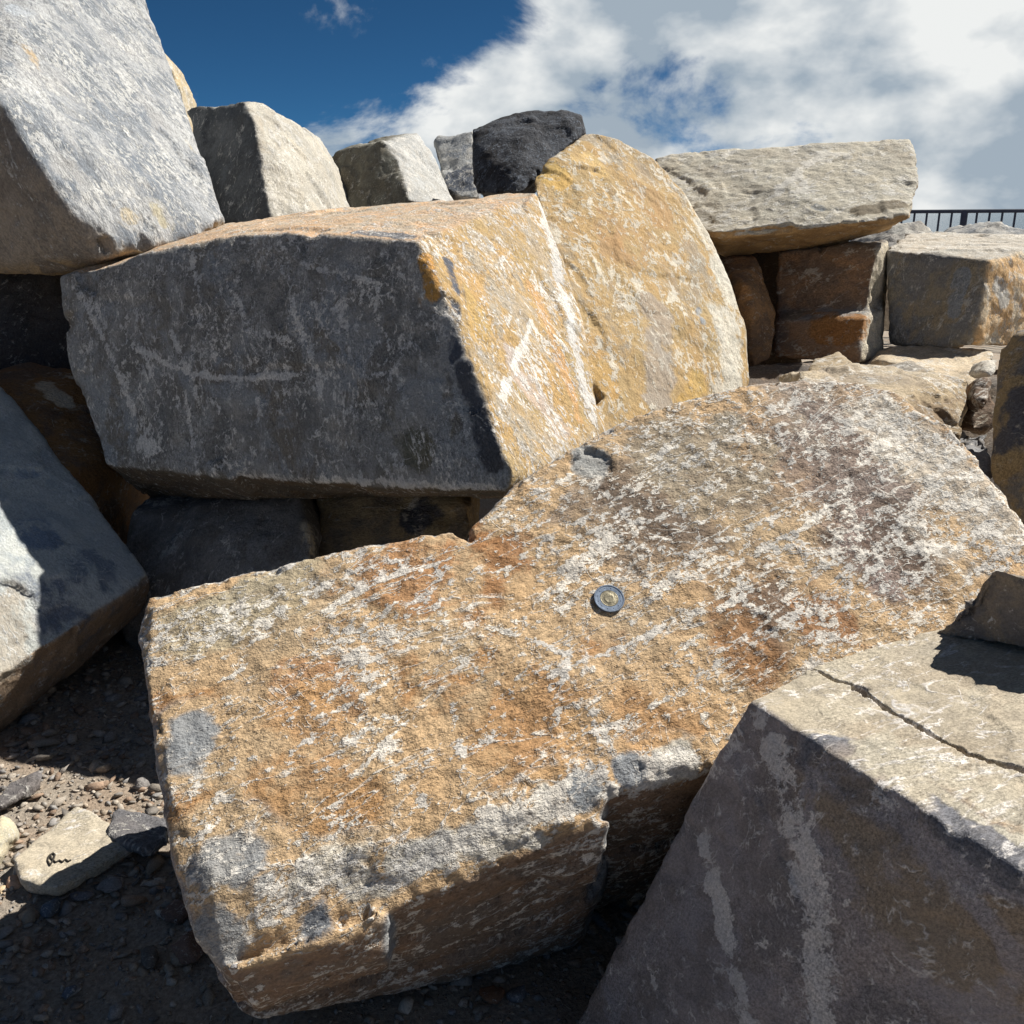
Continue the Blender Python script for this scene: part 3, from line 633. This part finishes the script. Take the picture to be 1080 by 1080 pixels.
rock('corner_block', 'grey block with an ochre lit end at the right edge of the stack', [(935, 264, 2.08), (985, 266, 2.02), (1042, 275, 1.94), (1026, 366, 1.94), (938, 364, 2.06), (955, 246, 2.5), (1090, 250, 2.4), (1180, 258, 2.2), (1180, 362, 2.15), (1080, 362, 2.02), (1080, 264, 2.02)], back=[(.1, .15, 0)],
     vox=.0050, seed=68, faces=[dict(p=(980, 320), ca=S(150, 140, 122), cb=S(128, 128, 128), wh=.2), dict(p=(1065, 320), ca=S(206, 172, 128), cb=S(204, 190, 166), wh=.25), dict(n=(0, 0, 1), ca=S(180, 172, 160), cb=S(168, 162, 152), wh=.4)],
     patches=[(1055, 300, 12, S(216, 210, 198), dict(along=(1060, 315), wh=.7)), (1066, 278, 5, S(120, 100, 76), {}), (1058, 296, 4, S(110, 100, 90), {}), (1005, 330, 8, S(140, 144, 148), dict(along=(1015, 290), wh=.1))], mat=grey_mat, cat='boulder', **kw)
rock('rubble_slab', 'broken tan slab just behind the far end of the front slab', [(840, 390, 1.62), (905, 384, 1.68), (985, 392, 1.70), (1022, 400, 1.68), (1026, 425, 1.64), (1006, 468, 1.56), (985, 480, 1.52), (900, 430, 1.5), (845, 420, 1.5)], back=[(.03, .22, -.05), (0.02, .1, -.2)], facet=(70, .07, .002), erode=.012,
     vox=.0050, seed=69, faces=[dict(n=(0, -.2, 1), ca=S(176, 164, 144), cb=S(162, 150, 134), wh=.3), dict(p=(960, 425), ca=S(178, 160, 132), cb=S(140, 122, 100), wh=.25)], mat=led_mat, cat='stone slab', **kw)
rock('shelf_slab', 'thin tan shelf of stone under the corner block', [(925, 372, 2.0), (950, 364, 2.02), (1052, 368, 1.98), (1040, 392, 1.86), (1024, 408, 1.8), (960, 392, 1.84), (930, 380, 1.9)], back=[(0, .2, -.04), (0, .05, -.1)],
     vox=.0065, seed=70, ca=S(196, 180, 156), cb=S(170, 156, 136), wh=.25, mat=led_mat, cat='stone slab', **kw)
rock('edge_block', 'tall shaded brown block cut by the right edge of the view', [(1056, 352, 1.34), (1072, 346, 1.36), (1180, 350, 1.2), (1180, 540, 1.15), (1082, 530, 1.22), (1046, 488, 1.30), (1050, 420, 1.32), (1066, 720, 1.34), (1180, 720, 1.2)], back=[(.19, .25, -.02)],
     vox=.0058, seed=71, ca=S(150, 130, 98), cb=S(112, 108, 106), wh=.04, edge_wh=.25, patches=[(1065, 460, 24, S(84, 84, 90), dict(along=(1075, 430)))], mat=brown_mat, cat='boulder', **kw)
rock('white_chip', 'small white stone in the gap below the corner block', [(1040, 380, 1.75), (1054, 378, 1.75), (1050, 396, 1.7), (1036, 394, 1.7)], back=[(.01, .08, -.02)], vox=.006, seed=72, ca=S(206, 200, 190), cb=S(190, 184, 172), wh=.4, mat=grey_mat, cat='stone', low=(.003, 10), fine=.001, chips=(8, .02), group=None, erode=.002, spall=(0, 0, 0))
rock('gap_stone', 'dark brown stone deep in the gap at the right', [(1022, 404, 1.72), (1050, 398, 1.72), (1052, 460, 1.66), (1020, 452, 1.66), (1010, 430, 1.7)], back=[(.02, .18, -.05)], vox=.008, seed=73, ca=S(118, 98, 82), cb=S(96, 84, 74), wh=.04, mat=brown_mat, cat='stone', **kw)
rock('gap_cobble', 'grey cobble below the dark gap stone at the right', [(1016, 456, 1.6), (1050, 452, 1.6), (1064, 500, 1.5), (1040, 520, 1.42), (1006, 480, 1.54)], back=[(.02, .12, -.03)], vox=.008, seed=74, ca=S(140, 140, 142), cb=S(110, 106, 104), wh=.15, mat=grey_mat, cat='stone', **kw)
rock('far_rubble', 'pale knobbly rubble stone beside the end of the grey ledge', [(930, 250, 2.9), (950, 236, 2.9), (972, 232, 2.9), (992, 252, 2.85), (1006, 262, 2.8), (930, 264, 2.8)], back=[(.0, .3, -.02), (0, .1, -.25)], vox=.009, seed=75, low=(.02, 9), fine=.003, chips=(30, .05), group=None, ca=S(178, 174, 166), cb=S(146, 142, 138), wh=.3, mat=grey_mat, cat='stone')
rock('far_mound', 'whitish peaked rubble stone in front of the railing', [(1012, 262, 3.1), (1034, 246, 3.15), (1054, 233, 3.2), (1074, 243, 3.15), (1100, 246, 3.1), (1140, 262, 3.0)], back=[(.0, .35, -.02), (0, .1, -.3)], vox=.009, seed=76, low=(.02, 9), fine=.003, chips=(40, .05), group=None, ca=S(178, 176, 172), cb=S(148, 148, 148), wh=.3, mat=grey_mat, cat='boulder')
rock('hollow_fill_stone', 'added dark stone for the shade in the hollow under the brown block, behind the front slab', [(768, 392, 1.92), (800, 386, 1.95), (900, 382, 2.0), (945, 376, 2.02), (945, 420, 1.9), (870, 450, 1.8), (760, 450, 1.8)], back=[(.06, .15, -.02), (0, .05, -.25)], vox=.007, seed=77, ca=S(120, 104, 90), cb=S(100, 92, 86), wh=.06, mat=brown_mat, cat='stone', **kw)  # added stone, its dark colour stands in for the shadow in this hollow
rock('gap_fill_stone', 'added dark stone that keeps the gap under the grey ledge dark', [(752, 262, 2.42), (845, 262, 2.42), (845, 400, 2.3), (752, 400, 2.3)], back=[(.05, .2, 0), (0, .1, -.2)], vox=.012, seed=78, ca=S(110, 98, 86), cb=S(96, 90, 84), wh=.05, mat=brown_mat, cat='stone', **kw)  # added to darken the gap, where bright background would show through
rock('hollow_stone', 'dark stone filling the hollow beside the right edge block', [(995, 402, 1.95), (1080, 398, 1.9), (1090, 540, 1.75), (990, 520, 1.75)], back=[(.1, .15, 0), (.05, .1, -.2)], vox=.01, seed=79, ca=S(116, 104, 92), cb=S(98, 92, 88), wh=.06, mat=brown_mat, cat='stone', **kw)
for nm, lb, pp_, cc in (('rubble_chip', 'angular tan chip lodged on the rubble slab under the brown block', [(858, 378, 1.74), (884, 372, 1.78), (900, 384, 1.72), (880, 396, 1.66), (852, 392, 1.68)], S(166, 150, 126)),
                        ('rubble_wedge', 'grey wedge of stone between rubble slab and shelf slab', [(930, 386, 1.74), (962, 380, 1.78), (985, 394, 1.72), (958, 404, 1.66), (934, 400, 1.68)], S(140, 134, 126)),
                        ('rubble_shard', 'dark brown shard below the white stone at the right', [(1028, 398, 1.68), (1046, 400, 1.66), (1040, 428, 1.6), (1026, 420, 1.62)], S(112, 94, 80))):
    rock(nm, lb, pp_, back=[(.02, .07, -.03)], vox=.0042, seed=300 + len(lb), low=(.004, 9), fine=.0012, chips=(16, .02), erode=.003, spall=(3, .03, .002), facet=(10, .06, .001), group=None, ca=cc, cb=cc * .8, wh=.2, mat=led_mat, cat='stone')
# left-hand side
blue_mat = rock_mat('blue_grey_limestone', along=(.5, -.3, -.7), normal=(.5, -.5, .6), sA=22, sS=30, stretch=.35, grain=.26, gscale=300, bump=.0014, white=S(198, 200, 200), wmax=.7, speck=.2, speck_col=S(70, 76, 84), speck_sc=70)
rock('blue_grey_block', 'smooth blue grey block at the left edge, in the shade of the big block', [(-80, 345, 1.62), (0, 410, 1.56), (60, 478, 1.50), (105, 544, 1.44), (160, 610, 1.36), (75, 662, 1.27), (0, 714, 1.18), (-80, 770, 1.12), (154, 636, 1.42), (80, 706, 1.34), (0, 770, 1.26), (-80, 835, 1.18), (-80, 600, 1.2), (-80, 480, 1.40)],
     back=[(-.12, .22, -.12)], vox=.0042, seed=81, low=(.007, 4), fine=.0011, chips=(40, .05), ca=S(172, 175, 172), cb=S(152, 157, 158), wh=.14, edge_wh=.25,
     patches=[(60, 640, 36, S(104, 112, 128), dict(along=(20, 650), wh=.1, k=.8)), (40, 570, 22, S(122, 138, 158), dict(wh=.05, k=.8)), (30, 500, 12, S(130, 146, 164), dict(k=.8)), (5, 690, 22, S(186, 176, 158), dict(along=(0, 640), wh=.3, k=.7)), (90, 600, 30, S(110, 120, 134), dict(k=.6))],  # the cream patch at the left edge paints in sunlight
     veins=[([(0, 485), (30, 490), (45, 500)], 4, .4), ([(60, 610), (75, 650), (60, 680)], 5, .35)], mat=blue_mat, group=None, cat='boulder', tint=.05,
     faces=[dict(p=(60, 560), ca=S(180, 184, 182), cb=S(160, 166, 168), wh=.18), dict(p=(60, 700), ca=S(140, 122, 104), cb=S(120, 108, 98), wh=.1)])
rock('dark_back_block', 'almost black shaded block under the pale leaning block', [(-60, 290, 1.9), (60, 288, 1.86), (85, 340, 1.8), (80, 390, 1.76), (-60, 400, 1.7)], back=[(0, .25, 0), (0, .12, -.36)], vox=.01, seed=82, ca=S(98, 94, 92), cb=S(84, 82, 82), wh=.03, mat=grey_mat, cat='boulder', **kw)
rock('rusty_block', 'rusty dark stone in the gap left of the big block', [(-40, 400, 1.66), (30, 380, 1.70), (80, 392, 1.70), (100, 420, 1.66), (112, 480, 1.56), (70, 500, 1.48), (-40, 480, 1.45)], back=[(0, .2, -.1), (0, .1, -.35)], vox=.008, seed=83, ca=S(150, 114, 76), cb=S(124, 104, 88), wh=.08,
     patches=[(50, 405, 12, S(214, 200, 176), dict(along=(66, 420), wh=.4)), (76, 398, 6, S(214, 200, 176), {})], mat=brown_mat, cat='boulder', **kw)  # cream patches paint sunlit spots onto the stone
rock('prop_block', 'dark shaded stone propping up the big block from below', [(140, 540, 1.50), (200, 526, 1.52), (316, 524, 1.46), (331, 582, 1.38), (330, 640, 1.33), (120, 650, 1.45)], back=[(-.02, .25, 0), (0, .1, -.3)], vox=.007, seed=84, ca=S(130, 128, 126), cb=S(110, 106, 102), wh=.14, patches=[(325, 555, 5, S(206, 194, 170), dict(along=(330, 580), wh=.3))], mat=grey_mat, cat='boulder', **kw)  # cream patch paints the sunlit sliver along its right edge
rock('olive_prop_stone', 'olive brown stone under the big block beside the front slab', [(330, 520, 1.50), (400, 520, 1.48), (500, 516, 1.44), (500, 620, 1.36), (340, 640, 1.38)], back=[(0, .2, 0), (0, .1, -.3)], vox=.008, seed=85, ca=S(156, 136, 104), cb=S(124, 112, 96), wh=.1, patches=[(440, 545, 20, S(80, 80, 84), {})], mat=brown_mat, cat='boulder', **kw)

# ------------------------------------------------------------------ coin on the front slab
def make_coin():
    pk = slab['pk']; i = pk.i(643.5, 632); c = slab['V'][i]
    near = np.where(np.linalg.norm(slab['V'] - c, axis=1) < 0.016)[0]
    n = slab['N'][near].mean(0); n /= np.linalg.norm(n)
    h = ((slab['V'][near] - c) @ n).max() - 0.0006
    root = bpy.data.objects.new('coin', None); C.objects.link(root)
    root.location = c + n * h
    root.rotation_euler = Vector(n).to_track_quat('Z', 'Y').to_euler()
    tag(root, 'small two-tone coin, silver ring round a bronze centre, on the front slab', 'coin')
    def lathe(name, prof, mat, seg=96, marks=False):
        bm = bmesh.new(); rings = []
        for r, z in prof:
            rings.append([bm.verts.new((r * math.cos(2 * math.pi * k / seg), r * math.sin(2 * math.pi * k / seg), z)) for k in range(seg)])
        for a, b in zip(rings[:-1], rings[1:]):
            for k in range(seg): bm.faces.new((a[k], a[(k + 1) % seg], b[(k + 1) % seg], b[k]))
        if not marks:
            bm.faces.new(rings[-1]); bm.faces.new(rings[0][::-1])
        else:
            for k in range(seg): bm.faces.new((rings[-1][k], rings[-1][(k + 1) % seg], rings[0][(k + 1) % seg], rings[0][k]))
            for j in range(12):
                a = j * math.pi / 6 + .2
                bmesh.ops.create_icosphere(bm, subdivisions=1, radius=.0005, matrix=Matrix.Translation((.0106 * math.cos(a), .0106 * math.sin(a), .0016)))
        me = bpy.data.meshes.new(name); bm.to_mesh(me); bm.free()
        return link(name, me, root, mat)
    lathe('ring', [(.0084, 0), (.0137, 0), (.0140, .0003), (.0140, .0017), (.0137, .0021), (.0128, .0021), (.0124, .0017), (.0084, .0016)],
          plain_mat('coin_nickel', (.16, .20, .27), .45, .7, 300, .15, .0002), marks=True)
    lathe('centre', [(.0083, .0001), (.0083, .0014), (.0078, .0016), (.0072, .0015), (.0052, .0016), (.0040, .0018), (.0015, .0017)],
          plain_mat('coin_bronze', (.20, .18, .13), .5, .7, 300, .25, .0005))
make_coin()

# ------------------------------------------------------------------ railing on the skyline
def make_railing():
    root = bpy.data.objects.new('railing', None); C.objects.link(root)
    A, B = np.array([2.6, 8.6, CAMH + 0.0 - 1.1]), np.array([6.6, 7.7, CAMH + .03 - 1.1])
    root.location = A
    tag(root, 'dark blue metal railing with upright bars on the far right skyline', 'railing')
    m = plain_mat('blue_black_paint', (.025, .035, .07), .45, .3, 30, .2)
    d = B - A; Lg = np.linalg.norm(d); u = d / Lg
    q = Vector(u).to_track_quat('X', 'Z').to_matrix().to_4x4()
    def boxme(name, sx, sy, sz):
        bm = bmesh.new(); bmesh.ops.create_cube(bm, size=1, matrix=Matrix.Diagonal((sx, sy, sz, 1)))
        bmesh.ops.bevel(bm, geom=list(bm.edges), offset=min(sx, sy, sz) * .2, segments=1, affect='EDGES')
        me = bpy.data.meshes.new(name); bm.to_mesh(me); bm.free(); me.materials.append(m); return me
    bar, post, rail = boxme('bar', .016, .016, .98), boxme('post', .05, .05, 1.1), boxme('rail', Lg, .045, .03)
    def put(nm, me, t, z):
        o = link(nm, me, root); o.location = u * t + np.array([0, 0, z]); o.rotation_euler = q.to_euler()
    put('top_rail', rail, Lg / 2, 1.085); put('bottom_rail', rail, Lg / 2, .10)
    k = 0; t = .05
    while t < Lg:
        if k % 12 == 0: put('post', post, t, .55)
        else: put('bar', bar, t, .59)
        k += 1; t += .098
make_railing()

# ------------------------------------------------------------------ loose stones and gravel on the ground
def stone_at(name, label, px, py, wpx, hpx, seed, col, mat, flat=.6, cat='stone', z=0.0):
    c = on_ground(px, py, z); d = (c[1] * cp - (c[2] - CAMH) * sp); k = d / F
    rg = np.random.RandomState(seed); n = 14
    u = rg.normal(size=(n, 3)); u /= np.linalg.norm(u, axis=1)[:, None]
    a = wpx * k / 2; b = hpx * k / 2 * 1.25
    pts = [('w', c + np.array([x * a, y * b, z2 * min(a, b) * flat + min(a, b) * flat * .55])) for x, y, z2 in u]
    return rock(name, label, pts, vox=max(.0022, a / 14), seed=seed, low=(a * .08, .8 / a), fine=.0006, chips=(10, a * .5), erode=a * .05, spall=(4, a * .5, a * .05), facet=(14, .08, a * .015), ca=col, cb=np.array(col) * .85, wh=.05, edge_wh=.15, mat=mat, cat=cat, group=None)
peb_mat = rock_mat('pebble_stone', sA=60, sS=80, stretch=.5, grain=.3, gscale=600, bump=.0006, wmax=.6, speck=.25)
def flat_slab(name, label, poly, thick, seed, col, z0=.0, tilt=(0, 0, 1), mat=None, z=.012):
    n = np.array(tilt, float); n /= np.linalg.norm(n)
    c = on_ground(*np.mean(np.array(poly), 0), z + thick)
    pts = [('w', on_plane(px, py, c, n)) for px, py in poly]
    return rock(name, label, pts, back=[tuple(-n * thick)], vox=.0024, seed=seed, low=(.004, 9), fine=.0009, chips=(26, .014), erode=.0015, spall=(6, .02, .0012), facet=(20, .03, .0004), ca=col, cb=np.array(col) * .88, wh=.12, edge_wh=.3, mat=mat or near_mat, cat='stone slab', group=None)
wsl = flat_slab('signed_slab', 'thin pale slab on the gravel with a handwritten squiggle, half in shade', [(14, 905), (40, 890), (80, 848), (150, 884), (112, 908), (60, 936), (22, 928)], .015, 91, S(186, 176, 158), tilt=(.03, -.06, 1), z=.006)
def make_mark():
    # black handwriting on the slab: a looped initial and a wavy tail
    pts = [(52, 902), (50, 908), (53, 913), (56, 908), (58, 902), (56, 899), (53, 901), (54, 906), (59, 910), (63, 908), (66, 910), (69, 907), (72, 909), (76, 907)]
    pk = wsl['pk']; vs = []
    for a, b in zip(pts[:-1], pts[1:]):
        for t in np.linspace(0, 1, 5)[:-1]: vs.append((a[0] + (b[0] - a[0]) * t, a[1] + (b[1] - a[1]) * t))
    n = np.array([.03, -.06, 1.0]); n /= np.linalg.norm(n)
    tops = np.where(wsl['Ns'] @ n > .8)[0]; c0 = wsl['V'][tops].mean(0)
    cu = bpy.data.curves.new('handwriting', 'CURVE'); cu.dimensions = '3D'; cu.bevel_depth = .0010; cu.bevel_resolution = 1
    s = cu.splines.new('POLY'); s.points.add(len(vs) - 1)
    for k, (x, y) in enumerate(vs):
        p = on_plane(x, y, c0, n); j = tops[np.argmin(np.linalg.norm(wsl['V'][tops] - p, axis=1))]
        q = p + n * ((wsl['V'][j] - p) @ n + .0006)
        s.points[k].co = (*q, 1)
    tmp = bpy.data.objects.new('tmp', cu); C.objects.link(tmp)
    dg = bpy.context.evaluated_depsgraph_get(); me = bpy.data.meshes.new_from_object(tmp.evaluated_get(dg)); bpy.data.objects.remove(tmp)
    o = wsl['o']; bpy.context.view_layer.update()
    me.transform(o.matrix_world.inverted())
    me.name = 'handwriting'
    link('handwriting', me, o, plain_mat('black_ink', (.03, .025, .02), .8, 0, 200, .3))
make_mark()
flat_slab('shale_plate', 'dark shale plate lying behind the signed slab', [(120, 850), (178, 862), (176, 882), (150, 896), (110, 880)], .014, 92, S(112, 110, 112), mat=grey_mat)
flat_slab('shale_plate', 'long shale sliver on the ground in the shade of the blue grey block', [(-20, 850), (18, 818), (52, 806), (38, 826), (0, 850)], .012, 93, S(108, 104, 104), mat=grey_mat)
D = S(136, 132, 130)
for a in [('pale_stone', 'pale cream stone cut by the left edge beside the signed slab', -6, 905, 44, 70, 101, S(190, 182, 160), 1.3),
          ('pink_pebble', 'pinkish round pebble in the sun left of the signed slab', 17, 935, 24, 18, 102, S(206, 168, 140), .8),
          ('tan_pebble', 'small tan pebble in the sun at the left edge', 4, 942, 16, 14, 103, S(206, 180, 146), .8),
          ('cobble', 'round brown cobble beside the lower left side of the front slab', 200, 1006, 42, 40, 104, S(124, 100, 88), .75),
          ('cobble', 'angular brown cobble just above the round brown one', 186, 968, 36, 34, 105, S(118, 96, 86), .6),
          ('flat_chip', 'grey flat chip just below the signed slab', 84, 946, 42, 16, 106, S(122, 118, 120), .5),
          ('bluish_chip', 'dark bluish upright chip left of the flat grey chip', 55, 960, 22, 30, 107, S(96, 104, 114), .7),
          ('brown_chip', 'brown flat stone below the bluish chip', 44, 992, 22, 24, 108, S(120, 104, 92), .5),
          ('flat_cobble', 'flat grey cobble in the shade right of the signed slab', 118, 938, 36, 26, 109, D, .4),
          ('flat_cobble', 'smooth dark cobble resting left of the brown cobbles', 160, 1012, 40, 30, 110, S(104, 98, 92), .4),
          ('pebble', 'small grey pebble isolated below the flat grey cobble', 107, 982, 12, 12, 111, S(140, 134, 128), .7),
          ('slate_pebble', 'slate blue pebble near the bottom left', 72, 1048, 20, 20, 112, S(106, 112, 122), .6),
          ('pebble', 'light pebble near the bottom edge under the front slab corner', 335, 1062, 16, 14, 113, S(150, 146, 140), .7),
          ('pebble', 'angular grey pebble in the dark under the front slab', 452, 1058, 16, 16, 114, S(140, 136, 132), .7),
          ('brown_stone', 'rusty stone in the dark gap under the front slab', 520, 1052, 40, 24, 115, S(130, 96, 74), .5),
          ('grey_stone', 'grey stone next to the rusty one in the dark gap', 545, 1052, 26, 24, 116, S(120, 120, 124), .7),
          ('pebble', 'grey pebble at the bottom between slab and near block', 476, 1070, 14, 14, 117, S(136, 136, 140), .7),
          ('dark_cobble', 'dark cobble in the shade left of the front slab', 150, 830, 26, 18, 118, D, .6)]:
    stone_at(a[0], a[1], *a[2:6], a[6], a[7], peb_mat, flat=a[8])

def make_gravel():
    rg = np.random.RandomState(77)
    bm = bmesh.new(); bmesh.ops.create_icosphere(bm, subdivisions=1, radius=1); bm.verts.ensure_lookup_table()
    bv = np.array([v.co[:] for v in bm.verts]); bf = np.array([[v.index for v in f.verts] for f in bm.faces]); bm.free()
    ov = np.array([(1, 0, 0), (-1, 0, 0), (0, 1, 0), (0, -1, 0), (0, 0, 1), (0, 0, -1)], float)
    of = np.array([(0, 2, 4), (2, 1, 4), (1, 3, 4), (3, 0, 4), (2, 0, 5), (1, 2, 5), (3, 1, 5), (0, 3, 5)])
    n1, n2 = int(19000 / Q), int(16000 / Q)
    P1 = np.stack([rg.uniform(-.75, .45, n1), rg.uniform(.42, 1.35, n1)], 1)
    P2 = np.stack([rg.normal(0, 1.4, n2), 1.0 + rg.normal(0, 1.3, n2)], 1)
    P_ = np.concatenate([P1, P2]); n = len(P_)
    r = np.exp(rg.normal(math.log(.0029), .55, n)); r[n1:] *= 1.5; r = np.clip(r, .0012, .014)
    clump = fbm(np.stack([P_[:, 0], P_[:, 1], P_[:, 0] * 0], 1), 7, 3, seed=5)
    r *= (1 + .9 * clump)
    z = ground_z(P_[:, 0], P_[:, 1]); p3 = np.stack([P_[:, 0], P_[:, 1], 0 * z], 1)
    z = z + 0.020 * fbm(p3, 4, 3, seed=3) + 0.006 * fbm(p3, 28, 3, seed=4)
    V = []; F_ = []; col = []
    pal = np.array([S(156, 148, 138), S(136, 130, 124), S(164, 150, 134), S(154, 132, 114), S(178, 168, 156), S(144, 141, 139)])
    base = 0
    for k in range(n):
        kv, kf = (bv, bf) if r[k] > .0042 and k < n1 else (ov, of)
        nv = len(kv)
        a = kv * (1 + rg.uniform(-.45, .30, (nv, 1))) * np.array([1.15, rg.uniform(.45, .95), rg.uniform(.16, .6)])
        e = Euler((rg.normal() * .35, rg.normal() * .35, rg.uniform(0, 6.28))).to_matrix()
        a = a @ np.array(e).T * r[k] + np.array([P_[k, 0], P_[k, 1], z[k] + r[k] * .22])
        V.append(a); F_.append(kf + base); base += nv
        col.append(np.tile(pal[rg.randint(len(pal))] * rg.uniform(.7, 1.25), (nv, 1)))
    V = np.concatenate(V); F_ = np.concatenate(F_); col = np.concatenate(col)
    me = bpy.data.meshes.new('gravel'); me.vertices.add(len(V)); me.vertices.foreach_set('co', V.astype(np.float32).ravel())
    me.loops.add(F_.size); me.loops.foreach_set('vertex_index', F_.astype(np.int32).ravel())
    me.polygons.add(len(F_)); me.polygons.foreach_set('loop_start', np.arange(0, F_.size, 3, dtype=np.int32)); me.update(calc_edges=True)
    for nm in ('ca', 'cb'):
        at = me.attributes.new(nm, 'FLOAT_COLOR', 'POINT'); at.data.foreach_set('color', np.concatenate([col, np.ones((len(V), 1))], 1).astype(np.float32).ravel())
    at = me.attributes.new('mx', 'FLOAT', 'POINT'); at = me.attributes.new('wh', 'FLOAT', 'POINT')
    o = link('gravel', me, None, peb_mat); tag(o, 'dark crushed gravel covering the ground between the blocks', 'gravel', kind='stuff')
make_gravel()
